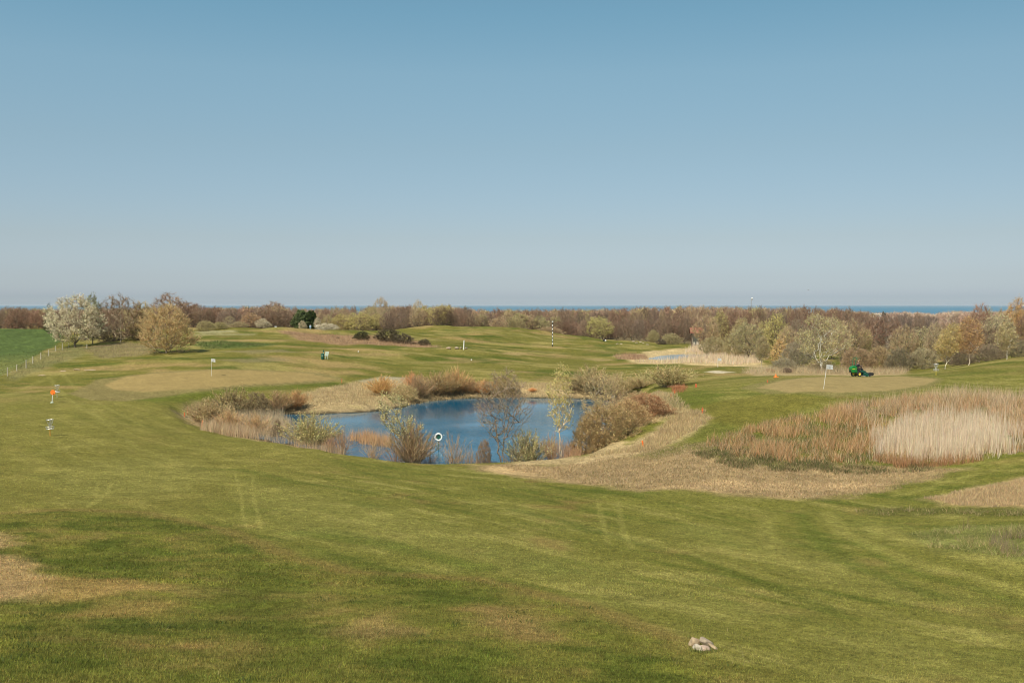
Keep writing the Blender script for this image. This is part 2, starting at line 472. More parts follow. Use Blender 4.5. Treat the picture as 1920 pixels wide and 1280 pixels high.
# dark mowing streaks
for pts, w, cc, am in [
    ([(960, 955), (1060, 978), (1130, 1000)], .5, c_dark, .8), ([(1040, 985), (1130, 1000), (1240, 1030)], .35, c_dark, .6),
    ([(1280, 1040), (1420, 1090), (1560, 1145)], .35, c_dark, .8), ([(1300, 1085), (1450, 1125), (1600, 1160)], .25, c_dark * 1.2, .6),
    ([(1500, 965), (1515, 990), (1535, 1010), (1600, 1060), (1760, 1120)], .5, c_dark * 1.1, .7), ([(1600, 1010), (1700, 1070), (1920, 1130)], .35, c_dark * 1.2, .6),
    ([(1440, 970), (1432, 1000), (1460, 1040), (1560, 1090)], .5, c_light * 1.1, .6), ([(1550, 960), (1580, 1000), (1700, 1050), (1920, 1110)], .5, c_light * 1.15, .7),
    ([(1640, 990), (1760, 1030), (1920, 1075)], .6, c_light * 1.15, .7), ([(1200, 1005), (1400, 1070), (1700, 1160), (1920, 1215)], .35, c_light * 1.1, .5),
    ([(380, 878), (450, 880), (560, 905), (700, 925)], .6, c_dark, .7), ([(560, 1000), (720, 1020), (900, 1065)], .7, C(.075, .105, .02), .7),
    ([(440, 888), (452, 930), (455, 960), (462, 990)], .10, c_light * 1.38, .5), ([(474, 893), (473, 930), (484, 965), (490, 995)], .10, c_light * 1.38, .5),
    ([(210, 905), (200, 925), (165, 950)], .12, c_light * 1.35, .7), ([(185, 905), (177, 930)], .1, c_light * 1.35, .6),
    ([(1120, 935), (1130, 975), (1140, 1020)], .15, c_light * 1.2, .5), ([(1160, 940), (1165, 985), (1185, 1030)], .15, c_light * 1.2, .5),
    ([(90, 705), (120, 740), (160, 770), (220, 800)], .35, c_light * 1.2, .5), ([(115, 700), (150, 735), (200, 765), (270, 800)], .3, c_light * 1.2, .5),
    ([(0, 745), (60, 722), (110, 700), (160, 690)], .5, c_light * 1.15, .5), ([(170, 765), (190, 790), (260, 840), (340, 870)], .35, c_light * 1.15, .45),
    ([(30, 860), (160, 830), (300, 830), (420, 850)], .5, c_light * 1.2, .4), ([(0, 760), (90, 742), (170, 760), (240, 800)], .4, c_light * 1.1, .4),
    ([(1640, 925), (1760, 890), (1920, 845)], .5, c_dark * 1.3, .6), ([(1680, 930), (1800, 897), (1920, 862)], .4, c_light * 1.2, .6)]:
    q = hp(pts); xs = [p[0] for p in q]; ys = [p[1] for p in q]
    k = (X > min(xs) - 3) & (X < max(xs) + 3) & (Y > min(ys) - 3) & (Y < max(ys) + 3)
    dd = line_d(X[k], Y[k], q) + 0.3 * w * fbm(X[k] / .8, Y[k] / .8, 33, 2)
    cover[k] = mix(cover[k], cc * (1 + .2 * n2[k])[:, None], am * (1 - smooth(w * .3, w * 1.3, dd)) * (0.65 + 0.5 * n3[k]).clip(0, 1))

cover = cover * np.where(RR < 110, 1.0, .93)[..., None] * C(1.26, 1.135, .93)
# straw band right of the pond, its bank and the reed hollow floor
region([(880, 872), (960, 868), (1040, 874), (1130, 858), (1220, 838), (1330, 825), (1430, 845), (1560, 868), (1720, 872), (1800, 880), (1700, 905), (1640, 925), (1530, 936), (1380, 928), (1200, 918), (1040, 900), (930, 890)],
       c_tan * C(.92, .92, .93), 1.0, 1.6, 2.5, .92, var=.35, seed=7)
region([(920, 876), (1000, 874), (1060, 884), (1040, 894), (940, 888)], c_tan * 1.3, .8, .8, 2, .8, var=.3, seed=8)
region([(1220, 915), (1400, 920), (1600, 918), (1680, 905), (1560, 905), (1350, 900)], c_tan * C(1.3, 1.3, 1.35), .6, .6, 2, .8, var=.3, seed=9)
region([(1340, 860), (1460, 878), (1620, 872), (1760, 868), (1880, 845), (1900, 820), (1700, 800), (1500, 800), (1380, 820), (1300, 840)], C(0.111, 0.112, 0.025), .8, 1.2, 2, .9, var=.4, seed=10)
region([(1740, 935), (1830, 915), (1960, 885), (2000, 950), (1900, 952), (1800, 948)], c_tan * 1.15, .7, .8, 1.5, .92, var=.35, seed=11)
region([(1600, 958), (1700, 950), (1960, 955), (1960, 970), (1760, 965), (1640, 968)], C(0.101, 0.097, 0.024), .4, .5, 1, .8, var=.5, seed=12)
region([(1700, 1000), (1800, 985), (1960, 985), (1960, 1060), (1880, 1045), (1760, 1030)], C(.15, .155, .045), .5, .6, 1, .8, var=.5, seed=13)
region([(1310, 770), (1280, 770), (1260, 790), (1200, 835), (1100, 858), (960, 862), (960, 872), (1100, 868), (1220, 845), (1300, 810), (1330, 785)], c_bank, .8, .8, 1.5, .9, var=.35, seed=14)
region([(1100, 843), (1180, 832), (1240, 800), (1290, 768), (1335, 782), (1300, 815), (1220, 848), (1100, 868)], c_bank, .6, .8, 1.5, .9, var=.4, seed=44)
region([(1225, 735), (1260, 737), (1255, 760), (1290, 768), (1235, 790), (1190, 800), (1180, 760)], c_bank, .8, .8, 1.5, .9, var=.35, seed=15)
region([(560, 775), (545, 748), (600, 728), (680, 715), (760, 712), (900, 718), (1080, 718), (1100, 745), (900, 746), (740, 765)], c_bank, .8, .9, 1.8, .92, dmin=100, var=.4, seed=16)
region([(670, 714), (720, 706), (775, 708), (740, 724)], c_sand * .8, .5, .5, 1, .8, dmin=100, seed=17)
region([(720, 860), (820, 857), (960, 857), (960, 866), (820, 866), (720, 866)], c_bank * .85, .5, .5, 1, .8, seed=18)
# putting greens with their collars
region([(130, 738), (180, 712), (300, 697), (460, 693), (600, 699), (650, 711), (600, 719), (480, 727), (350, 740), (250, 752), (170, 750)], c_green * C(.74, .80, .78), .35, .3, 2, .85, var=.12, seed=19)
G1 = region([(195, 722), (240, 705), (330, 697), (460, 694), (580, 700), (632, 711), (560, 717), (470, 721), (370, 730), (270, 735), (215, 731)], c_green * C(1.04, 1.03, 1.0), .18, .1, 2, 1, var=.08, seed=20)
region([(1385, 728), (1440, 714), (1540, 706), (1680, 704), (1770, 710), (1750, 725), (1660, 740), (1560, 745), (1440, 740)], c_green * C(.68, .78, .7), .35, .3, 2, .8, var=.12, seed=21)
G2 = region([(1418, 728), (1470, 713), (1560, 706), (1680, 705), (1758, 711), (1735, 722), (1660, 733), (1570, 737), (1480, 737)], c_green * C(1.04, 1.06, 1.1), .15, .1, 2, 1, var=.08, seed=22)
region([(1240, 745), (1300, 732), (1360, 738), (1340, 765), (1260, 765)], C(0.095, 0.109, 0.017), 1, .8, 2, .7, dmin=60, seed=23)
region([(1180, 855), (1250, 838), (1330, 795), (1400, 770), (1440, 780), (1330, 830), (1230, 860)], C(0.115, 0.118, 0.023), 1, .8, 2, .8, dmin=40, seed=24)
region([(1300, 760), (1420, 742), (1560, 748), (1500, 770), (1400, 800), (1330, 790)], C(0.142, 0.124, 0.025), 1, .8, 2, .8, dmin=40, seed=25)
# rim below the left green, tees, bunkers and straw patches farther off
region([(240, 752), (340, 738), (480, 724), (600, 718), (560, 730), (420, 740), (330, 755)], C(0.101, 0.118, 0.017), .6, .4, 2, .75, dmin=80, seed=26)
region([(620, 664), (700, 661), (775, 664), (700, 668)], c_green, .6, .4, 2, .8, dmin=130, seed=27)
region([(780, 679), (860, 676), (930, 677), (880, 681)], c_green * .9, .6, .4, 2, .7, dmin=130, seed=28)
region([(925, 661), (960, 660), (1000, 662), (970, 667)], c_green * 1.15, .6, .4, 2, .9, dmin=150, seed=29)
region([(1090, 674), (1120, 672), (1155, 675), (1120, 677.5)], c_green * 1.1, .6, .4, 2, .9, dmin=150, seed=30)
region([(1320, 697), (1345, 694.5), (1380, 698), (1350, 700)], c_sand, .3, .3, 1, 1, dmin=110, seed=31)
region([(355, 621), (440, 619), (445, 623), (380, 627)], C(.27, .24, .12), .6, .4, 3, .9, dmin=150, seed=32)
region([(360, 627), (480, 626), (480, 629), (370, 631)], C(.25, .22, .10), .6, .4, 3, .8, dmin=150, seed=33)
region([(360, 640), (420, 640), (520, 645), (480, 652), (380, 655)], C(.10, .135, .034), 1.4, 2.4, 3, .8, dmin=120, seed=34)
region([(520, 620), (600, 628), (700, 630), (790, 640), (830, 652), (740, 648), (640, 648), (580, 640)], C(.28, .175, .095), 1.0, 1.2, 3, .95, dmin=170, var=.3, seed=35)
region([(150, 652), (230, 640), (290, 650), (290, 664), (190, 672)], C(.24, .19, .095), 1.4, 2.2, 2.5, .6, dmin=120, var=.4, seed=36)
region([(10, 705), (100, 655), (150, 650), (160, 665), (90, 690), (20, 716)], C(.20, .18, .075), .9, 1.2, 2, .6, dmin=100, var=.4, seed=37)
region([(1150, 668), (1250, 655), (1400, 658), (1445, 690), (1330, 686), (1200, 682)], c_bank * 1.3, 1.0, 1.0, 3, .85, dmin=150, var=.3, seed=38)
region([(1390, 697), (1440, 690), (1700, 694), (1700, 703), (1500, 704), (1420, 705)], c_bank * .9, .8, .8, 3, .85, dmin=111, var=.3, seed=39)
region([(1160, 666), (1210, 664), (1190, 676)], C(.26, .15, .085), 1, 1, 2, .7, dmin=170, seed=40)
for x_, y_ in ((470, 645), (460, 660)):
    region([(x_ - 60, y_ + 14), (x_ + 60, y_ + 10), (x_ + 90, y_ + 16), (x_, y_ + 20)], C(.26, .2, .11), .8, .8, 2, .5, dmin=120, seed=41)
psd = poly_sd(X, Y, POND_W); near_ = (psd > -3) & (psd < 4)
tb = (1 - smooth(.8, 3.2, psd + 1.2 * n2)) * near_ * np.where(Y > 92, 1.0, .55)
cover = mix(cover, c_bank * .85 * (1 + .35 * n3 + .3 * n2)[..., None], tb)
# the arable field beyond the fence
FLD = hp([(-600, 760), (-40, 718), (14, 700), (60, 672), (100, 651), (118, 640), (118, 619), (60, 617), (0, 616.5), (-600, 617)], 90)
k = poly_sd(X, Y, FLD) < 3
sd = poly_sd(X[k], Y[k], FLD)
ff = smooth(150, 185, RR[k] + 10 * n1[k])
cc = mix(np.broadcast_to(c_field2, ff.shape + (3,)), c_field, ff) * (1 + .3 * (n2[k] + n3[k]))[:, None]
cover[k] = mix(cover[k], cc, 1 - smooth(-.5, .5, sd))
# woodland floor far off, pond beds
wf = smooth(330, 400, RR)
cover = mix(cover, c_floor * (1 + .3 * n1[..., None]), wf)
cover = mix(cover, C(.085, .065, .04), .85 * (1 - smooth(.15, .55, np.abs(poly_sd(X, Y, POND_W) - .1))) * (RR < 200))
cover = mix(cover, C(.05, .045, .03), (poly_sd(X, Y, POND_W) < -0.05).astype(float) * (RR < 200))
cover = np.clip(cover * (1 + 0.10 * n3 + 0.10 * n2)[..., None], .004, .9)

turf_rough = np.ones(X.shape)
for gpoly in (G1, G2):
    turf_rough *= .28 + .72 * smooth(-.2, .3, poly_sd(X, Y, gpoly))
nr, nc = X.shape
idx = np.arange(nr * nc).reshape(nr, nc)
F = np.stack([idx[:-1, :-1], idx[:-1, 1:], idx[1:, 1:], idx[1:, :-1]], -1).reshape(-1, 4)[:, ::-1]
M_GROUND, nt, b = new_mat('turf')
a_ = nt.nodes.new('ShaderNodeAttribute'); a_.attribute_name = 'tint'
tc = nt.nodes.new('ShaderNodeTexCoord')
def tex_noise(scale, detail=4):
    z = nt.nodes.new('ShaderNodeTexNoise'); z.inputs['Scale'].default_value = scale; z.inputs['Detail'].default_value = detail
    nt.links.new(tc.outputs['Object'], z.inputs['Vector']); return z
za, zb = tex_noise(2.2, 6), tex_noise(17.0, 5)
def mr(src, lo, hi, fmin=.25, fmax=.75):
    q = nt.nodes.new('ShaderNodeMapRange'); q.inputs['From Min'].default_value = fmin; q.inputs['From Max'].default_value = fmax
    q.inputs['To Min'].default_value = lo; q.inputs['To Max'].default_value = hi
    nt.links.new(src, q.inputs['Value']); return q.outputs[0]
mu = nt.nodes.new('ShaderNodeMath'); mu.operation = 'MULTIPLY'
zc = tex_noise(6.0, 4); mu0 = nt.nodes.new('ShaderNodeMath'); mu0.operation = 'MULTIPLY'
nt.links.new(mr(za.outputs['Fac'], .78, 1.22), mu0.inputs[0]); nt.links.new(mr(zc.outputs['Fac'], .62, 1.38), mu0.inputs[1])
nt.links.new(mu0.outputs[0], mu.inputs[0]); nt.links.new(mr(zb.outputs['Fac'], .45, 1.55), mu.inputs[1])
vs = nt.nodes.new('ShaderNodeVectorMath'); vs.operation = 'SCALE'
rg = nt.nodes.new('ShaderNodeAttribute'); rg.attribute_name = 'turf_rough'
mxr = nt.nodes.new('ShaderNodeMix'); mxr.inputs[2].default_value = 1.0
nt.links.new(rg.outputs['Fac'], mxr.inputs[0]); nt.links.new(mu.outputs[0], mxr.inputs[3])
nt.links.new(a_.outputs['Vector'], vs.inputs[0]); nt.links.new(mxr.outputs[0], vs.inputs['Scale'])
nt.links.new(vs.outputs[0], b.inputs['Base Color'])
bp = nt.nodes.new('ShaderNodeBump'); bp.inputs['Strength'].default_value = 0.6; bp.inputs['Distance'].default_value = 0.05
nt.links.new(zb.outputs['Fac'], bp.inputs['Height']); nt.links.new(bp.outputs[0], b.inputs['Normal'])
b.inputs['Roughness'].default_value = 0.95; b.inputs['Specular IOR Level'].default_value = 0.05
kind(link('terrain', mesh_arrays('terrain', np.stack([X, Y, GZ], -1).reshape(-1, 3), F, cover.reshape(-1, 3), {'turf_rough': turf_rough.ravel()}, M_GROUND, True)), 'structure')

# ------------------------------------------------------------------ water and sea
def flat_sheet(name, poly, z, m, grow=2.5):
    cx = sum(p[0] for p in poly) / len(poly); cy = sum(p[1] for p in poly) / len(poly)
    bm = bmesh.new()
    vs_ = []
    for x, y in poly:
        L = math.hypot(x - cx, y - cy); s = (L + grow) / L
        vs_.append(bm.verts.new((cx + (x - cx) * s, cy + (y - cy) * s, z)))
    f_ = bm.faces.new(vs_); f_.normal_update()
    if f_.normal.z < 0: f_.normal_flip()
    me = bpy.data.meshes.new(name); bm.to_mesh(me); bm.free(); me.materials.append(m)
    return kind(link(name, me), 'structure')

def water_mat(name, c, rough, bump, sx, sy, spec=0.5, dist=0.05):
    m, nt, b = new_mat(name)
    tc = nt.nodes.new('ShaderNodeTexCoord'); mp = nt.nodes.new('ShaderNodeMapping')
    mp.inputs['Scale'].default_value = (sx, sy, 1)
    nz = nt.nodes.new('ShaderNodeTexNoise'); nz.inputs['Scale'].default_value = 1; nz.inputs['Detail'].default_value = 5
    bp = nt.nodes.new('ShaderNodeBump'); bp.inputs['Strength'].default_value = bump; bp.inputs['Distance'].default_value = dist
    nt.links.new(tc.outputs['Object'], mp.inputs[0]); nt.links.new(mp.outputs[0], nz.inputs['Vector'])
    nt.links.new(nz.outputs['Fac'], bp.inputs['Height']); nt.links.new(bp.outputs[0], b.inputs['Normal'])
    b.inputs['Base Color'].default_value = (*c, 1); b.inputs['Roughness'].default_value = rough
    b.inputs['IOR'].default_value = 1.33; b.inputs['Specular IOR Level'].default_value = spec
    return m
pw = water_mat('pond_water', (.004, .098, .180), .04, 0.5, 1.6, 3.8, .42, .10)
nt = pw.node_tree; b = nt.nodes['Principled BSDF']; bp = [n for n in nt.nodes if n.type == 'BUMP'][0]
tc = [n for n in nt.nodes if n.type == 'TEX_COORD'][0]
gust = nt.nodes.new('ShaderNodeTexNoise'); gust.inputs['Scale'].default_value = .09; gust.inputs['Detail'].default_value = 3
nt.links.new(tc.outputs['Object'], gust.inputs['Vector'])
gm = nt.nodes.new('ShaderNodeMapRange'); gm.inputs['From Min'].default_value = .35; gm.inputs['From Max'].default_value = .62
gm.inputs['To Min'].default_value = .12; gm.inputs['To Max'].default_value = 1.0
sep = nt.nodes.new('ShaderNodeSeparateXYZ'); nt.links.new(tc.outputs['Object'], sep.inputs[0])
lee = nt.nodes.new('ShaderNodeMath'); lee.operation = 'MULTIPLY_ADD'; lee.inputs[1].default_value = -0.58
nt.links.new(sep.outputs['X'], lee.inputs[0]); nt.links.new(sep.outputs['Y'], lee.inputs[2])
shel = nt.nodes.new('ShaderNodeMapRange'); shel.interpolation_type = 'SMOOTHSTEP'      # calm water in the lee of the far bank
shel.inputs['From Min'].default_value = 99; shel.inputs['From Max'].default_value = 116
shel.inputs['To Min'].default_value = 1.0; shel.inputs['To Max'].default_value = 0.05
nt.links.new(lee.outputs[0], shel.inputs['Value'])
wv = nt.nodes.new('ShaderNodeMath'); wv.operation = 'MULTIPLY'
nt.links.new(gm.outputs[0], wv.inputs[0]); nt.links.new(shel.outputs[0], wv.inputs[1])
nt.links.new(gust.outputs['Fac'], gm.inputs['Value']); nt.links.new(wv.outputs[0], bp.inputs['Strength'])
flat_sheet('pond_water', POND_W, WATER, pw)
flat_sheet('far_pond_water', POND2_W, WATER2, water_mat('far_pond_water', (.16, .18, .18), .08, 0.3, 1.2, 1.2))
SEA_Z = -40.0
sea_m = water_mat('sea', (.025, .15, .24), .35, .4, .02, .05, .12, 2.0)
bm = bmesh.new()
for q in [(-60000, 1500), (60000, 1500), (60000, 90000), (-60000, 90000)]:
    bm.verts.new((q[0], q[1], SEA_Z))
bm.faces.new(bm.verts)
me = bpy.data.meshes.new('sea'); bm.to_mesh(me); bm.free(); me.materials.append(sea_m)
kind(link('sea', me), 'structure')

# ------------------------------------------------------------------ plants
class Geo:
    def __init__(s): s.V = []; s.F = []; s.T = []; s.L = []; s.n = 0
    def add(s, V, F, tint, leaf):
        s.V.append(V); s.F.append(F + s.n); s.T.append(tint); s.L.append(leaf); s.n += len(V)
    def arrays(s):
        return np.concatenate(s.V), np.concatenate(s.F), np.concatenate(s.T), np.concatenate(s.L)
    def mesh(s, name, mat):
        V, F, T, L = s.arrays()
        return mesh_arrays(name, V, F, T, {'leaf': L}, mat)

def prisms(P0, P1, r0, r1, rng, dark=0.9):
    """three sided tapering limbs between point pairs -> triangles"""
    N = len(P0); d = P1 - P0; L = np.linalg.norm(d, axis=1, keepdims=True) + 1e-9; d = d / L
    a = np.cross(d, np.array([0.3, 0.9, 0.2])); a /= np.linalg.norm(a, axis=1, keepdims=True) + 1e-9
    bb = np.cross(d, a)
    V = np.zeros((N, 6, 3))
    for k in range(3):
        c, s = math.cos(k * 2.0944), math.sin(k * 2.0944)
        V[:, k] = P0 + (a * c + bb * s) * r0[:, None]; V[:, 3 + k] = P1 + (a * c + bb * s) * r1[:, None]
    f = np.array([[0, 1, 4], [0, 4, 3], [1, 2, 5], [1, 5, 4], [2, 0, 3], [2, 3, 5]])
    F = (np.arange(N)[:, None, None] * 6 + f[None]).reshape(-1, 3)
    t = np.repeat(dark * (0.85 + 0.3 * rng.random(N)), 6)[:, None] * np.ones(3)
    return V.reshape(-1, 3), F, t, np.zeros(N * 6)

def slivers(P, D, w, rng, leaf, lo=.7, hi=1.3, hue=.08):
    """thin pointed triangles from P along D"""
    N = len(P); a = rng.normal(size=(N, 3)); a = np.cross(D, a); a /= np.linalg.norm(a, axis=1, keepdims=True) + 1e-9
    w = np.broadcast_to(w, (N,))[:, None]
    V = np.stack([P - a * w / 2, P + a * w / 2, P + D], 1).reshape(-1, 3)
    F = np.arange(N * 3).reshape(-1, 3)
    t = (lo + (hi - lo) * rng.random((N, 1))) * (1 + hue * rng.normal(size=(N, 3)))
    return V, F, np.repeat(np.clip(t, .2, 2), 3, 0), np.full(N * 3, float(leaf))

def leaves(P, size, rng, lo=.65, hi=1.3):
    N = len(P); a = rng.normal(size=(N, 3)); b = rng.normal(size=(N, 3))
    a /= np.linalg.norm(a, axis=1, keepdims=True); b = np.cross(a, b); b /= np.linalg.norm(b, axis=1, keepdims=True) + 1e-9
    s = size * (0.6 + 0.8 * rng.random((N, 1)))
    V = np.stack([P - a * s * .5, P + b * s * .55, P + a * s * .5, P - b * s * .45], 1).reshape(-1, 3)
    q = np.arange(N)[:, None] * 4
    F = np.concatenate([q + [[0, 1, 2]], q + [[0, 2, 3]]]).reshape(-1, 3)
    t = (lo + (hi - lo) * rng.random((N, 1))) * (1 + .06 * rng.normal(size=(N, 3)))
    return V, F, np.repeat(np.clip(t, .2, 2), 4, 0), np.ones(N * 4)

SHAPES = {   # crown radius over height 0..1
    'round': lambda t: np.sqrt(np.clip(1 - (2 * t - 1) ** 2, 0, 1)),
    'dome': lambda t: np.clip(1 - t ** 2.2, 0, 1) ** .6 * (0.55 + 0.45 * np.clip(t * 4, 0, 1)),
    'column': lambda t: np.clip(np.sin(np.pi * (t * .92 + .06)), 0, 1) ** .6 * (1 - .35 * t),
    'cone': lambda t: (1 - t) ** .8 * np.clip(t * 6 + .3, 0, 1),
    'vase': lambda t: (0.35 + 0.65 * t) * np.clip((1.04 - t) * 4, 0, 1) ** .5,
}

def plant(seed, h=10.0, r=3.5, clear=.2, shape='round', n=320, stems=1, twigs=8, tl=.9, tw=.035, leafn=0, leafs=.2, up=.5, wood=.06,
          lean=0.0, spread=.25, clump=.0, tipr=.012):
    """A skeleton grown towards points of the crown's volume, with limbs, twigs and leaves. Returns (limb geometry, crown geometry)."""
    rng = np.random.default_rng(seed)
    P = []; par = []
    for s in range(stems):
        a = rng.random() * 6.28; b0 = np.array([math.cos(a), math.sin(a), 0]) * (spread * r * .25 if stems > 1 else 0) * rng.random()
        dr = np.array([math.cos(a) * spread * (stems > 1) + lean, math.sin(a) * spread * (stems > 1), 1.0])
        K = 11; prev = -1
        top = (clear + (.78 - clear) * (1 if stems == 1 else rng.uniform(.4, 1))) * h
        for k in range(K):
            q = b0 + dr * (top * k / (K - 1)) + np.array([*(rng.normal(size=2) * .008 * h * (k > 0)), 0])
            if k == 0 and s > 0: prev = 0; continue
            P.append(q); par.append(prev); prev = len(P) - 1
    f = SHAPES[shape]
    t = rng.random(n * 4); rad = f(t); keep = rng.random(n * 4) < (rad / rad.max()) ** 1.3
    t = t[keep][:n]; rad = rad[keep][:n]
    a = rng.random(len(t)) * 6.283; q = np.sqrt(rng.random(len(t))) ** .75
    pts = np.stack([np.cos(a) * q * rad * r + lean * t * h, np.sin(a) * q * rad * r, (clear + (1 - clear) * t) * h], 1)
    lob = 1 + .22 * np.sin(3 * a + seed) * np.sin(5 * t + seed * 1.7)
    pts[:, :2] *= lob[:, None]
    pts += rng.normal(size=pts.shape) * .02 * h
    if clump > 0:
        cen = pts[rng.integers(0, len(pts), max(6, n // 22))]
        j = np.argmin(((pts[:, None] - cen[None]) ** 2).sum(-1), 1)
        pts = pts + (cen[j] - pts) * clump
    order = np.argsort(np.linalg.norm(pts * [1, 1, .8], axis=1))
    BUF = np.zeros((len(P) + 2 * len(pts) + 4, 3)); BUF[:len(P)] = P; P = [np.array(p) for p in P]
    DIR = np.zeros_like(BUF); DIR[:len(P), 2] = 1
    for p in pts[order]:
        A_ = BUF[:len(P)]; dv = p - A_; dd = np.linalg.norm(dv, axis=1)
        cost = dd * (1 + 1.1 * (1 - (dv * DIR[:len(P)]).sum(1) / (dd + 1e-9))) + 1.5 * np.clip(A_[:, 2] - p[2] + .12 * dd, 0, None)
        k_ = int(np.argmin(cost))
        if dd[k_] > .07 * h:
            mid = A_[k_] + dv[k_] * .5 + np.array([0, 0, -.06 * dd[k_]]) + rng.normal(size=3) * .03 * dd[k_]
            DIR[len(P)] = dv[k_] / dd[k_]
            BUF[len(P)] = mid; P.append(mid); par.append(k_); k_ = len(P) - 1
            DIR[len(P)] = DIR[k_]
        else:
            DIR[len(P)] = dv[k_] / (dd[k_] + 1e-9)
        BUF[len(P)] = p; P.append(p); par.append(k_)
    P = np.array(P); par = np.array(par)
    area = np.full(len(P), tipr ** 2.5)
    for k in range(len(P) - 1, -1, -1):
        if par[k] >= 0: area[par[k]] += area[k]
    rr = area ** .4; rr *= min(1.0, wood * h * .3 / rr.max())
    rr = np.maximum(rr, tipr)
    e = np.nonzero(par >= 0)[0]; p0 = P[par[e]]; p1 = P[e]
    r0 = np.minimum(rr[par[e]], rr[e] * 1.6); r1 = rr[e]
    big = r1 > tipr * 2.6
    limb = Geo(); limb.add(*prisms(p0[big], p1[big], r0[big], r1[big], rng))
    crown = Geo()
    if (~big).any(): crown.add(*prisms(p0[~big], p1[~big], r0[~big], r1[~big], rng, .95))
    tips = e[~big]
    if len(tips) and twigs:
        src = np.repeat(tips, twigs); base = P[par[src]] + (P[src] - P[par[src]]) * rng.random((len(src), 1))
        bd = P[src] - P[par[src]]; bd /= np.linalg.norm(bd, axis=1, keepdims=True) + 1e-9
        out = base * [1, 1, 0]; out /= np.linalg.norm(out, axis=1, keepdims=True) + 1e-9
        D = bd * .7 + out * .35 + np.array([0, 0, up]) + rng.normal(size=base.shape) * .55
        D /= np.linalg.norm(D, axis=1, keepdims=True); D *= tl * (.45 + .9 * rng.random((len(src), 1)))
        crown.add(*slivers(base, D, tw * (.6 + .8 * rng.random(len(src))), rng, 0))
        if leafn:
            m = rng.integers(0, len(src), leafn)
            lp = base[m] + D[m] * rng.random((leafn, 1)) ** .6 + rng.normal(size=(leafn, 3)) * leafs * .35
            crown.add(*leaves(lp, leafs, rng))
    return limb, crown

def fan(seed, h=3.0, r=1.6, n=70, side=9, sl=.5, sw=.02, leafn=0, leafs=.07, wood=.014, bend=.35):
    """many upright stems fanning from one stool, with side twigs"""
    rng = np.random.default_rng(seed)
    a = rng.random(n) * 6.283; q = rng.random(n) ** .7; hh = h * (.55 + .5 * rng.random(n)) * (1 - .28 * q)
    b0 = np.stack([np.cos(a), np.sin(a), np.zeros(n)], 1) * (.18 * r * q)[:, None]
    limb = Geo(); crown = Geo(); SEG = 5; prev = b0; P0 = []; P1 = []
    for k in range(1, SEG + 1):
        t = k / SEG
        off = q * r * ((1 - bend) * t + bend * t * t)
        cur = b0 + np.stack([np.cos(a) * off, np.sin(a) * off, hh * t * (1 - .12 * q * t)], 1) + rng.normal(size=(n, 3)) * .018 * h
        rad0 = wood * (1.15 - (k - 1) / SEG); rad1 = wood * (1.15 - t)
        g = limb if k <= 2 else crown
        g.add(*prisms(prev, cur, np.full(n, rad0), np.full(n, max(rad1, .004)), rng))
        if k >= 2: P0.append(prev); P1.append(cur)
        prev = cur
    P0 = np.concatenate(P0); P1 = np.concatenate(P1)
    src = np.repeat(np.arange(len(P0)), side); d = P1[src] - P0[src]
    base = P0[src] + d * rng.random((len(src), 1)); d /= np.linalg.norm(d, axis=1, keepdims=True) + 1e-9
    D = d * .9 + np.array([0, 0, .3]) + rng.normal(size=d.shape) * .38
    D /= np.linalg.norm(D, axis=1, keepdims=True); D *= sl * (.4 + .9 * rng.random((len(src), 1)))
    crown.add(*slivers(base, D, sw * (.6 + .8 * rng.random(len(src))), rng, 0))
    if leafn:
        m = rng.integers(0, len(src), leafn)
        crown.add(*leaves(base[m] + D[m] * rng.random((leafn, 1)), leafs, rng))
    return limb, crown

PROTO = {}
def proto(key, gen, **kw):
    limb, crown = gen(**kw)
    PROTO[key] = (limb.mesh(key + '_limbs', M_BARK), crown.mesh(key + '_crown', M_PLANT), kw['h'], kw['r'], limb, crown)

for s in range(3):
    proto(f'bare{s}', plant, seed=10 + s, h=10, r=3.6, clear=.16, shape=('round', 'dome', 'column')[s], n=620, twigs=10, tl=.9, tw=.045)
    proto(f'bud{s}', plant, seed=20 + s, h=10, r=3.4, clear=.12, shape=('round', 'column', 'dome')[s], n=520, twigs=8, tl=.8, tw=.035, leafn=6500, leafs=.15)
    proto(f'birch{s}', plant, seed=30 + s, h=10, r=2.4, clear=.24, shape='column', n=420, twigs=9, tl=.75, tw=.028, leafn=5200, leafs=.12, up=.1, lean=(.06, -.04, .1)[s], wood=.026, clump=.2)
    proto(f'bush{s}', plant, seed=40 + s, h=5, r=3.0, clear=.02, shape='dome', n=760, stems=7, spread=.6, twigs=11, tl=.5, tw=.022, leafn=7000, leafs=.075)
    proto(f'fan{s}', fan, seed=50 + s, h=3, r=1.5, n=120, side=11)
    proto(f'fanleaf{s}', fan, seed=60 + s, h=3, r=1.5, n=90, side=10, leafn=4200, leafs=.06)
for s in range(3):
    proto(f'thin{s}', fan, seed=150 + s, h=3, r=1.5, n=46, side=9, sl=.45, sw=.014, wood=.011)
proto('cone0', plant, seed=80, h=10, r=2.6, clear=.06, shape='cone', n=420, twigs=9, tl=.7, tw=.05, leafn=1500, leafs=.16, up=-.1)
proto('blossom', plant, seed=91, h=9.6, r=5.2, clear=.12, shape='dome', n=620, twigs=7, tl=.8, tw=.035, leafn=22000, leafs=.12, clump=.22)
proto('crabbed', plant, seed=92, h=9.6, r=4.6, clear=.08, shape='round', n=520, twigs=9, tl=.9, tw=.04, leafn=3000, leafs=.12, wood=.09)
proto('willow', plant, seed=93, h=8.6, r=4.6, clear=.03, shape='dome', n=760, twigs=13, tl=1.0, tw=.035, leafn=6000, leafs=.11, up=.8)
proto('evergreen', plant, seed=94, h=8, r=3.0, clear=.0, shape='column', n=520, twigs=8, tl=.6, tw=.08, leafn=20000, leafs=.30, clump=.12)
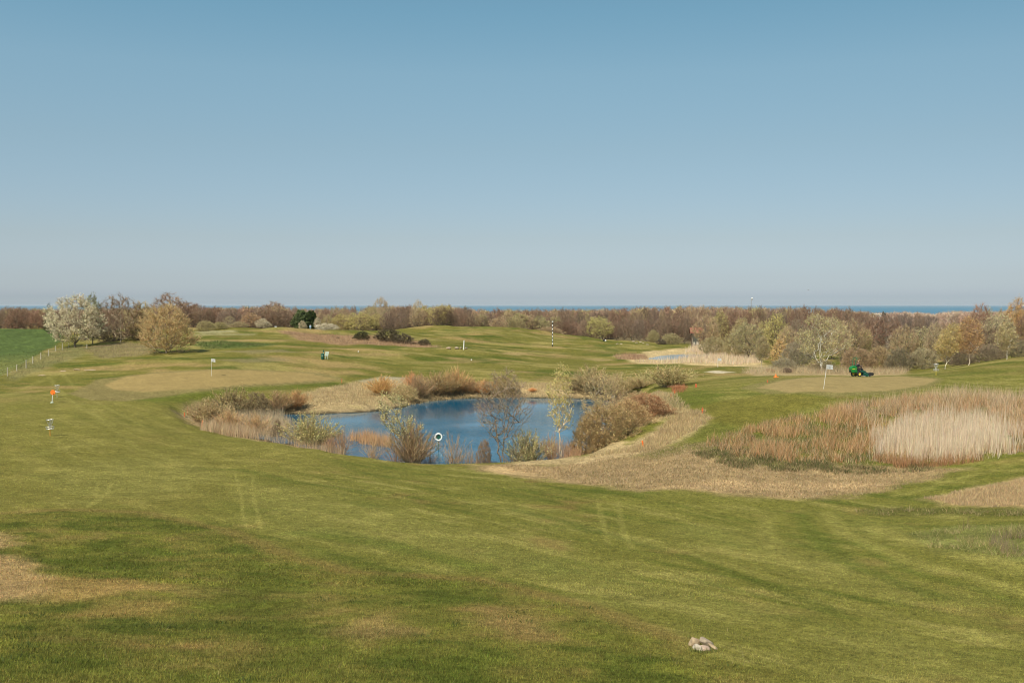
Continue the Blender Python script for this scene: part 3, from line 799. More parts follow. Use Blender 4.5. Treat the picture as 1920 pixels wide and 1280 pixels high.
proto('gorse', plant, seed=95, h=3, r=2.2, clear=.0, shape='dome', n=320, stems=5, spread=.6, twigs=10, tl=.4, tw=.03, leafn=5000, leafs=.10, clump=.2)
proto('alder', plant, seed=96, h=9, r=2.9, clear=.3, shape='round', n=420, stems=3, spread=.14, twigs=10, tl=.5, tw=.016, leafn=1800, leafs=.07, wood=.04, tipr=.008)
proto('sapling', plant, seed=97, h=9, r=1.7, clear=.34, shape='column', n=320, stems=2, spread=.05, twigs=9, tl=.45, tw=.016, leafn=4600, leafs=.08, wood=.03, lean=-.02, tipr=.008)
proto('leaner', plant, seed=98, h=6.5, r=2.2, clear=.3, shape='round', n=200, stems=2, spread=.1, twigs=9, tl=.5, tw=.02, leafn=3600, leafs=.09, lean=-.34, wood=.022, clump=.3, tipr=.008)
proto('openbirch', plant, seed=99, h=10, r=4.2, clear=.16, shape='round', n=520, twigs=8, tl=.8, tw=.028, leafn=5000, leafs=.12, wood=.05, clump=.3, stems=2, spread=.12)

BROWN, RED, TAN, OLIVE, YEL = (.155, .104, .070), (.172, .102, .068), (.25, .18, .105), (.22, .18, .085), (.30, .245, .075)
OCHRE, PALE, GREY, DKG, BLO = (.33, .23, .11), (.36, .29, .17), (.19, .16, .115), (.045, .06, .022), (.74, .58, .40)
BARKD, BARKB = (.10, .08, .06), (.46, .43, .37)

def colours(o, tw, lf):
    def up(c):
        m = max(c); k = 1.2 if m > .4 else (1.25 if m < .075 else 2.05)
        g = .3 * c[0] + .6 * c[1] + .1 * c[2]; d_ = .82 if m > .075 else 1.0
        return [float(min((g + (x - g) * d_) * k * w_, .8)) for x, w_ in zip(c, (1.02, 1.0, .92))]
    o['twig_color'] = up(tw); o['leaf_color'] = up(lf)

_rng = random.Random(7)
def grow_at(name, key, P, h, w, tw, lf, bark, label, cat, group=None, whole=False, rz=None):
    """stand a plant of height h and crown width w on the ground point P"""
    lm, cm, ph, pr = PROTO[key][:4]
    s = (w / 2 / pr, w / 2 / pr, h / ph)
    rz = _rng.random() * 6.28 if rz is None else rz
    loc = (P[0], P[1], P[2] - .04)
    root = empty(name, loc, rz)
    lo = link('stems' if cat in ('shrub', 'bush') else 'trunk', lm, root); co = link('crown', cm, root)
    root.scale = s
    if cat == 'shrub':
        warm = lambda c: (c[0] * 1.10, c[1] * .99, c[2] * .80)
        tw, lf = warm(tw), warm(lf)
    colours(lo, bark, bark); colours(co, tw, lf)
    tag(root, label, cat, group)
    return root

def tree_px(key, px, d, top, wpx, tw, lf, bark, label, name='tree', cat='tree', group=None, base=None, rz=None, dmin=5):
    P = hit(px, base, dmin) if base else spot(px, d)
    h = top_height(px, top, P); w = wpx / FPX * P[1]
    return grow_at(name, key, P, max(h, .4), w, tw, lf, bark, label, cat, group, rz=rz)
# ---- left group by the field
BL = tree_px('blossom', 140, 0, 550, 116, (.13, .10, .07), BLO, BARKD, 'large white blossoming tree beside the field fence', name='blossom_tree', base=651, dmin=120)
tree_px('bud1', 174, 184, 553, 46, (.12, .10, .05), (.14, .145, .05), BARKD, 'narrow green tree pressed against the right side of the large blossoming tree')
tree_px('crabbed', 226, 0, 554, 84, BROWN, (.20, .15, .07), (.30, .24, .17), 'dark crooked tree with pale limbs between the blossoming tree and the ochre willow', base=642, dmin=120)
tree_px('bud2', 268, 186, 566, 56, (.22, .16, .08), (.27, .20, .085), BARKD, 'yellowish tree half hidden behind the round ochre willow')
tree_px('willow', 312, 0, 570, 108, (.29, .205, .095), (.335, .24, .10), BARKD, 'round ochre willow with a short trunk standing on the lawn edge', name='willow_tree', base=662, dmin=120)
tree_px('bare1', 318, 262, 550, 82, (.20, .13, .09), BROWN, BARKD, 'broad bare tree rising behind the round ochre willow')
tree_px('bare0', 352, 270, 566, 60, RED, BROWN, BARKD, 'reddish bare tree to the right behind the ochre willow')
tree_px('cone0', 92, 236, 568, 22, DKG, DKG, BARKD, 'small dark conifer peeping out left of the large blossoming tree')
tree_px('bush1', 205, 190, 612, 60, (.10, .075, .06), (.12, .085, .05), BARKD, 'dark thicket under the crooked pale limbed tree', name='bush', cat='bush')
tree_px('bush0', 258, 188, 610, 60, (.11, .07, .06), (.12, .085, .05), BARKD, 'dark purplish thicket behind the left flank of the ochre willow', name='bush', cat='bush')

# ---- single trees and bushes along the middle distance
for key, px, d, top, w, tw, lf, bk, lab, nm, ct in [
    ('bush0', 385, 232, 600, 40, OLIVE, (.26, .22, .10), BARKD, 'pale olive bush right behind the ochre willow', 'bush', 'bush'),
    ('bush1', 412, 236, 603, 34, OLIVE, (.27, .25, .09), BARKD, 'yellow olive bush at the back edge of the upper lawn', 'bush', 'bush'),
    ('bush2', 405, 250, 609, 26, DKG, (.06, .08, .03), BARKD, 'small dark green bush at the back edge of the upper lawn', 'bush', 'bush'),
    ('openbirch', 430, 244, 592, 22, (.24, .19, .13), OLIVE, (.45, .38, .3), 'thin pale stemmed tree at the back of the upper lawn', 'tree', 'tree'),
    ('bush2', 448, 240, 602, 40, (.24, .19, .11), (.26, .21, .10), BARKD, 'tan bush left of the brown domed tree', 'bush', 'bush'),
    ('bare1', 470, 246, 586, 46, (.26, .165, .09), TAN, BARKD, 'light brown domed tree left of the small white blossom tree', 'tree', 'tree'),
    ('blossom', 493, 240, 596, 32, (.2, .16, .1), (.62, .54, .40), BARKD, 'small white blossom tree near the far flag', 'blossom_tree', 'tree'),
    ('bare1', 512, 282, 566, 72, (.20, .13, .09), BROWN, BARKD, 'big domed bare tree behind the far flag', 'tree', 'tree'),
    ('evergreen', 566, 268, 582, 40, (.07, .075, .035), (.066, .088, .030), BARKD, 'dark evergreen tree with the lighter left crown', 'evergreen_tree', 'tree'),
    ('evergreen', 583, 268, 583, 32, (.06, .065, .03), (.052, .074, .026), BARKD, 'narrower dark evergreen on the right of the dark evergreen pair', 'evergreen_tree', 'tree'),
    ('blossom', 567, 256, 600, 17, (.2, .16, .1), (.62, .52, .36), BARKD, 'small cream blossom tree in front of the dark evergreens', 'blossom_tree', 'tree'),
    ('birch0', 594, 262, 594, 15, (.3, .25, .17), (.62, .54, .40), BARKD, 'thin column of cream blossom beside the dark evergreens', 'blossom_tree', 'tree'),
    ('blossom', 613, 254, 605, 46, (.3, .22, .16), (.70, .62, .50), BARKD, 'round white blossoming bush on the far fairway edge', 'blossom_bush', 'bush'),
    ('bud0', 645, 300, 589, 46, OLIVE, YEL, BARKD, 'yellowish budding tree right of the white blossoming bush', 'tree', 'tree'),
    ('bud2', 676, 296, 584, 62, OLIVE, (.32, .27, .085), BARKD, 'broad yellow green budding tree in the middle of the wood edge', 'tree', 'tree'),
    ('bud1', 706, 300, 588, 40, OLIVE, YEL, BARKD, 'narrow yellow green budding tree behind the dark gorse', 'tree', 'tree'),
    ('openbirch', 716, 330, 557, 34, (.28, .21, .14), (.27, .2, .11), (.3, .24, .18), 'tall pale bare tree rising above the wood skyline', 'tree', 'tree'),
    ('openbirch', 783, 360, 562, 26, (.30, .24, .17), (.3, .24, .15), (.3, .24, .18), 'faint pale treetop standing above the wood skyline', 'tree', 'tree'),
    ('bare2', 726, 264, 586, 34, (.15, .10, .075), BROWN, BARKD, 'dark bare tree standing in the big dark gorse clump', 'tree', 'tree'),
    ('bud0', 828, 312, 572, 46, OLIVE, (.31, .25, .07), BARKD, 'domed golden green willow at the wood edge', 'tree', 'tree'),
    ('bud2', 796, 330, 573, 44, OLIVE, YEL, BARKD, 'golden budding tree left of the domed golden green willow', 'tree', 'tree'),
    ('bud0', 975, 372, 588, 40, OLIVE, (.27, .235, .09), BARKD, 'dull yellow tree left of the striped pole', 'tree', 'tree'),
    ('bud2', 1012, 372, 592, 42, OLIVE, (.25, .225, .10), BARKD, 'greyish green tree behind the striped pole', 'tree', 'tree'),
    ('bud0', 1124, 338, 594, 48, OLIVE, (.30, .27, .075), BARKD, 'yellow green domed tree at the foot of the brown wood', 'tree', 'tree'),
    ('bush1', 1030, 330, 612, 60, TAN, (.26, .17, .09), BARKD, 'tawny thicket right below the striped pole top', 'bush', 'bush'),
    ('bush1', 1225, 290, 618, 26, OLIVE, (.25, .22, .10), BARKD, 'small olive bush right of the pale boulders', 'bush', 'bush'),
    ('bush0', 1258, 268, 624, 44, OLIVE, (.27, .235, .12), BARKD, 'pale olive bush left of the shelter roof', 'bush', 'bush'),
    ('bush2', 1240, 262, 635, 22, (.08, .06, .045), (.09, .07, .05), BARKD, 'low dark bramble left of the shelter', 'bramble', 'bush'),
    ('gorse', 678, 196, 620, 38, (.08, .075, .04), (.06, .062, .026), BARKD, 'dark green gorse left of the larger gorse clump', 'gorse_bush', 'bush'),
    ('gorse', 727, 196, 615, 58, (.09, .07, .045), (.075, .062, .035), BARKD, 'tall dark gorse bush in the straw bank', 'gorse_bush', 'bush'),
    ('gorse', 756, 194, 625, 48, (.10, .075, .05), (.085, .07, .04), BARKD, 'brownish gorse leaning on the tall dark gorse bush', 'gorse_bush', 'bush'),
    ('gorse', 795, 192, 635, 32, (.10, .075, .05), (.08, .068, .035), BARKD, 'low gorse nearest the white post', 'gorse_bush', 'bush'),
    ('gorse', 777, 194, 641, 14, (.10, .08, .05), (.10, .08, .04), BARKD, 'tiny gorse sprig between the gorse clump and the low gorse', 'gorse_bush', 'bush'),
    ('gorse', 634, 200, 634, 9, (.12, .08, .05), (.11, .075, .04), BARKD, 'tiny brown bush in the straw bank above the tee sign', 'bush', 'bush'),
]:
    tree_px(key, px, d, top, w, tw, lf, bk, lab, nm, ct)

# ---- the mixed copse on the right
RT = 'copse on the right beyond the green'
for key, px, d, top, w, tw, lf, bk, lab, nm, ct in [
    ('bare0', 1325, 236, 592, 50, TAN, BROWN, BARKD, 'tan bare tree beside the shelter roof', 'tree', 'tree'),
    ('bud1', 1350, 246, 583, 44, OLIVE, (.26, .215, .08), BARKD, 'olive yellow tree over the right of the shelter', 'tree', 'tree'),
    ('bare2', 1374, 246, 584, 48, RED, BROWN, BARKD, 'red brown bare tree amid olive trees', 'tree', 'tree'),
    ('bush0', 1338, 214, 630, 56, OLIVE, (.26, .22, .12), BARKD, 'pale scrub above the left of the straw reed bank', 'bush', 'bush'),
    ('bush1', 1378, 206, 622, 50, OLIVE, (.22, .19, .09), BARKD, 'grey olive scrub above the right of the straw reed bank', 'bush', 'bush'),
    ('bud0', 1404, 198, 606, 62, GREY, (.23, .205, .09), BARKD, 'round grey olive tree at the end of the straw reeds', 'tree', 'tree'),
    ('bud2', 1432, 208, 602, 40, OLIVE, (.29, .24, .075), BARKD, 'yellowish tree behind the pale leaning birch stem', 'tree', 'tree'),
    ('birch0', 1428, 150, 630, 34, (.20, .15, .09), (.22, .18, .085), (.55, .48, .38), 'thin birch with a pale leaning stem by the straw strip', 'birch_tree', 'tree'),
    ('bud1', 1456, 205, 588, 52, OLIVE, (.30, .26, .075), BARKD, 'tall yellow green cone shaped tree', 'tree', 'tree'),
    ('cone0', 1462, 172, 626, 52, OCHRE, (.36, .24, .06), BARKD, 'golden orange conical tree in front of the yellow green tree', 'tree', 'tree'),
    ('bare1', 1494, 206, 599, 56, (.17, .13, .09), BROWN, BARKD, 'grey brown bare tree right of the golden tree', 'tree', 'tree'),
    ('bush2', 1492, 168, 640, 60, GREY, (.20, .165, .10), BARKD, 'grey brown scrub right of the golden tree', 'bush', 'bush'),
    ('openbirch', 1541, 138, 588, 100, (.25, .21, .13), (.27, .235, .10), BARKB, 'open birch with a thick white forked trunk', 'birch_tree', 'tree'),
    ('bare0', 1592, 190, 600, 70, TAN, (.22, .16, .09), BARKD, 'tan bare tree behind the mower', 'tree', 'tree'),
    ('bare1', 1642, 198, 596, 84, RED, BROWN, BARKD, 'large red brown tree right above the mower', 'tree', 'tree'),
    ('bud0', 1618, 192, 618, 34, OLIVE, (.26, .21, .075), BARKD, 'small yellow olive tree amid the red brown trees', 'tree', 'tree'),
    ('blossom', 1672, 196, 624, 26, (.25, .18, .13), (.62, .53, .44), BARKD, 'sprig of white blossom at the edge of the red brown tree', 'blossom_tree', 'tree'),
    ('bush0', 1606, 150, 650, 70, (.22, .15, .09), (.22, .15, .08), BARKD, 'brown scrub directly behind the mower', 'bush', 'bush'),
    ('bush1', 1648, 150, 648, 60, (.21, .15, .085), (.27, .185, .08), BARKD, 'tawny scrub to the right of the mower', 'bush', 'bush'),
    ('bush2', 1686, 146, 652, 60, (.13, .11, .075), (.15, .125, .065), BARKD, 'dark olive bush between the mower and the right basket', 'bush', 'bush'),
    ('bush0', 1700, 182, 622, 76, OLIVE, (.24, .205, .11), BARKD, 'grey green willow scrub in front of the distant meadow', 'bush', 'bush'),
    ('bud0', 1734, 180, 614, 72, GREY, (.25, .21, .10), BARKD, 'pale olive tree left of the yellow birch', 'tree', 'tree'),
    ('bush1', 1730, 146, 652, 60, (.22, .18, .11), (.25, .21, .11), BARKD, 'pale brown scrub behind the right basket', 'bush', 'bush'),
    ('birch2', 1772, 128, 606, 54, (.25, .19, .09), (.32, .245, .075), (.60, .54, .42), 'yellow birch leaning right behind the right basket', 'birch_tree', 'tree'),
    ('bud2', 1796, 182, 606, 62, GREY, (.23, .20, .10), BARKD, 'grey green tree between the yellow birch and the orange birch', 'tree', 'tree'),
    ('birch0', 1816, 128, 592, 58, (.22, .135, .075), (.30, .185, .07), (.55, .46, .38), 'orange brown birch with a pale stem on the mown slope', 'birch_tree', 'tree'),
    ('bare2', 1836, 158, 570, 56, (.20, .115, .08), RED, BARKD, 'red brown tree with a dark pointed tip', 'tree', 'tree'),
    ('bare0', 1848, 150, 612, 60, (.19, .13, .09), BROWN, BARKD, 'brown bare tree low behind the mown slope', 'tree', 'tree'),
    ('bud0', 1868, 150, 590, 64, GREY, (.28, .235, .125), BARKD, 'pale grey olive tree beside the rightmost birch', 'tree', 'tree'),
    ('birch1', 1888, 126, 604, 44, (.24, .19, .11), (.28, .23, .10), (.66, .60, .52), 'olive birch with a slim white stem nearest the right edge', 'birch_tree', 'tree'),
    ('birch2', 1897, 152, 558, 46, (.27, .165, .075), (.33, .205, .07), BARKD, 'tall orange brown treetop bending right over the skyline', 'birch_tree', 'tree'),
    ('bare1', 1922, 150, 590, 60, (.20, .13, .09), BROWN, BARKD, 'brown bare tree cut by the right edge of the photo', 'tree', 'tree'),
    ('bare2', 1578, 178, 606, 40, TAN, BROWN, BARKD, 'slim tan tree between the white forked birch and the mower', 'tree', 'tree'),
    ('bare0', 1694, 176, 610, 48, TAN, BROWN, BARKD, 'light tan tree above the dark olive bush', 'tree', 'tree'),
    ('bare2', 1752, 170, 604, 44, (.24, .18, .11), BROWN, BARKD, 'slim light brown tree left behind the yellow birch', 'tree', 'tree'),
    ('bud1', 1784, 160, 612, 44, TAN, (.26, .21, .11), BARKD, 'tan budding tree right behind the yellow birch', 'tree', 'tree'),
    ('bare2', 1822, 165, 588, 44, TAN, BROWN, BARKD, 'slim tan tree behind the orange brown birch', 'tree', 'tree'),
    ('bud1', 1852, 165, 580, 46, GREY, (.26, .22, .12), BARKD, 'tall grey olive tree right of the red brown pointed tree', 'tree', 'tree'),
    ('bare0', 1880, 170, 582, 50, TAN, BROWN, BARKD, 'light brown tree behind the rightmost birch', 'tree', 'tree'),
    ('bare2', 1910, 160, 574, 40, TAN, BROWN, BARKD, 'slim light brown tree under the bending orange treetop', 'tree', 'tree'),
    ('bare1', 1478, 190, 612, 50, TAN, BROWN, BARKD, 'light brown domed tree behind the golden orange tree', 'tree', 'tree'),
    ('bare2', 1416, 215, 596, 40, TAN, BROWN, BARKD, 'slim tan tree behind the round grey olive tree', 'tree', 'tree'),
    ('bud1', 1390, 220, 596, 44, OLIVE, (.27, .22, .10), BARKD, 'olive tree right of the red brown bare tree', 'tree', 'tree'),
    ('bud2', 1952, 150, 570, 70, OLIVE, YEL, BARKD, 'olive tree just past the right edge of the photo', 'tree', 'tree'),
    ('bush2', 1800, 146, 652, 70, (.14, .105, .075), (.17, .13, .075), BARKD, 'dark brown undergrowth between the two nearest birch stems', 'bush', 'bush'),
    ('bush1', 1856, 140, 645, 70, (.16, .12, .085), (.20, .16, .085), BARKD, 'dark brown undergrowth left of the rightmost birch stem', 'bush', 'bush'),
    ('bush0', 1915, 138, 636, 60, (.15, .125, .08), (.20, .17, .08), BARKD, 'olive undergrowth at the right edge above the mown slope', 'bush', 'bush'),
    ('bush2', 1540, 146, 672, 60, (.22, .17, .10), (.26, .205, .12), BARKD, 'pale undergrowth around the white forked birch', 'bush', 'bush'),
    ('bush1', 1470, 138, 670, 54, GREY, (.24, .21, .12), BARKD, 'silvery olive bush below the golden orange tree', 'bush', 'bush'),
    ('bush0', 1476, 130, 688, 20, (.13, .09, .07), (.15, .10, .06), BARKD, 'small dark bush below the silvery olive bush', 'bush', 'bush'),
    ('bush2', 1442, 134, 690, 22, (.24, .11, .065), (.26, .12, .06), BARKD, 'small reddish bush beside the orange cone', 'bush', 'bush'),
    ('bud1', 1520, 212, 612, 50, GREY, (.22, .18, .09), BARKD, 'grey olive tree behind the white forked birch', 'tree', 'tree'),
    ('bare2', 1560, 215, 604, 50, (.21, .155, .10), BROWN, BARKD, 'slender tan tree right behind the white forked birch', 'tree', 'tree'),
]:
    tree_px(key, px, d, top, w, tw, lf, bk, lab, nm, ct, RT)

# ---- the wood behind: front ranks as single trees, the depth as one mass
wr = random.Random(3)
def rank(x0, x1, step, dpts, tpts, wr_, keys, cols, lab, grp):
    x = x0
    while x < x1:
        d = np.interp(x, *zip(*dpts)) * wr.uniform(.95, 1.06)
        top = np.interp(x, *zip(*tpts)) + wr.uniform(-4, 5)
        tw, lf = wr.choice(cols)
        j = wr.uniform(.85, 1.15)
        tree_px(wr.choice(keys), x, d, top, wr.uniform(*wr_), tuple(c * j for c in tw), tuple(c * j for c in lf), BARKD, lab, group=grp)
        x += step * wr.uniform(.7, 1.35)
BR = [(BROWN, BROWN), (RED, BROWN), ((.19, .125, .085), BROWN), ((.16, .11, .085), BROWN), (RED, RED)]
MIXC = BR + [(OLIVE, OLIVE), (TAN, TAN)]
KB = ['bare0', 'bare1', 'bare2', 'bare0', 'bare2', 'cone0']
rank(362, 560, 11, [(360, 275), (560, 300)], [(360, 570), (380, 573), (420, 580), (470, 576), (560, 584)], (22, 36), KB, BR, 'bare brown tree of the wood behind the upper lawn', 'wood behind the upper lawn')
rank(560, 1050, 13, [(560, 310), (860, 325), (1050, 372)], [(560, 589), (640, 590), (720, 584), (780, 580), (860, 580), (900, 590), (1050, 596)], (26, 44), KB, MIXC, 'bare brown tree at the front of the middle wood', 'front of the middle wood')
rank(1050, 1330, 12, [(1050, 372), (1180, 352), (1330, 330)], [(1050, 600), (1150, 600), (1330, 598)], (24, 40), KB, BR, 'bare reddish tree at the front of the wood above the far fairway', 'wood above the far fairway')
rank(560, 1330, 12, [(560, 400), (1330, 450)], [(560, 580), (700, 576), (850, 574), (900, 582), (1050, 582), (1150, 580), (1330, 577)], (20, 34), KB, MIXC, 'bare brown treetop in the second rank of the wood', 'second rank of the wood')
rank(1310, 1680, 10, [(1310, 450), (1680, 480)], [(1310, 578), (1420, 577), (1500, 576), (1580, 580), (1680, 590)], (18, 30), KB, BR, 'dark red brown treetop of the wood behind the right copse', 'wood behind the right copse')
rank(-30, 122, 11, [(-30, 300), (122, 300)], [(-30, 577), (40, 577), (80, 583), (122, 584)], (26, 40), KB, [(RED, BROWN), ((.21, .12, .08), BROWN), (BROWN, BROWN)], 'reddish bare tree in the hedge behind the field', 'hedge behind the field')
rank(1680, 1760, 9, [(1680, 520), (1760, 540)], [(1680, 589), (1720, 588), (1760, 598)], (20, 28), KB, [(BROWN, BROWN), ((.15, .11, .09), BROWN)], 'dark bare tree in the clump beyond the meadow', 'clump beyond the meadow')

mass = [PROTO[k] for k in ('bare0', 'bare1', 'bare2', 'bud1')]
thin = []
mr_ = np.random.default_rng(5)
for p_ in mass:
    V, F_, T, L = p_[5].arrays()
    take = np.sort(mr_.choice(len(F_), min(1100, len(F_)), replace=False))
    Vt = V[F_[take]].copy(); cen = Vt.mean(1, keepdims=True)
    Vt = cen + (Vt - cen) * np.array([3.2, 3.2, 1.8])
    thin.append((Vt.reshape(-1, 3), p_[2], p_[3], np.repeat(T[F_[take]].mean(1), 3, 0)))
def wood_mass(name, specs, cols, label):
    Vs, Cs = [], []
    for (px, d, top, w) in specs:
        P = spot(px, d); h = max(top_height(px, top, P), 2.5); wd = w / FPX * d
        V, ph, pr, T = thin[mr_.integers(len(thin))]
        a = mr_.random() * 6.28; ca_, sa_ = math.cos(a), math.sin(a)
        x = V[:, 0] * wd / 2 / pr; y = V[:, 1] * wd / 2 / pr
        Vs.append(np.stack([x * ca_ - y * sa_ + P[0], x * sa_ + y * ca_ + P[1], V[:, 2] * h / ph + P[2]], 1))
        c = np.array(cols[mr_.integers(len(cols))]) * (1.75 + .7 * mr_.random())
        Cs.append(T * c)
    V = np.concatenate(Vs); c = np.clip(np.concatenate(Cs), .01, .9)
    o = kind(link(name, mesh_arrays(name, V, np.arange(len(V)).reshape(-1, 3), c, None, M_WOOD_MASS)), 'stuff')
    o['label'] = label
    return o
def mass_specs(n, x0, x1, d0, d1, tpts, w):
    out = []
    for _ in range(n):
        x = mr_.uniform(x0, x1); d = d0 * (d1 / d0) ** mr_.random()
        t = np.interp(x, *zip(*tpts)) + mr_.normal() * 1.3
        out.append((x, d, t + 2, w * mr_.uniform(.7, 1.3) * d0 / d * 1.3))
    return out
TL = [(-60, 577), (120, 579), (370, 574), (430, 577), (470, 575), (520, 571), (560, 578), (640, 578), (700, 574), (850, 575), (900, 581), (1000, 581), (1100, 580), (1200, 576), (1300, 575), (1420, 577), (1500, 577), (1580, 580), (1640, 587)]
wood_mass('distant_wood', mass_specs(750, -60, 1640, 500, 900, TL, 26), [BROWN, RED, (.19, .13, .09), (.21, .15, .10), OLIVE], 'brown leafless wood stretching along the horizon')
TR = [(1560, 583), (1650, 587), (1700, 584), (1750, 588), (1790, 583), (1840, 584), (1920, 582), (1980, 582)]
wood_mass('coastal_wood', mass_specs(420, 1560, 1990, 750, 1500, TR, 24), [(.24, .175, .13), (.22, .15, .115), (.26, .20, .15)], 'paler wood near the coast at the right of the horizon')  # distance haze is put into these paler browns
wood_mass('horizon_scrub', mass_specs(260, 860, 1320, 900, 1500, [(860, 586), (1100, 585), (1320, 582)], 22), [(.22, .17, .12), OLIVE], 'faint band of treetops just below the sea')

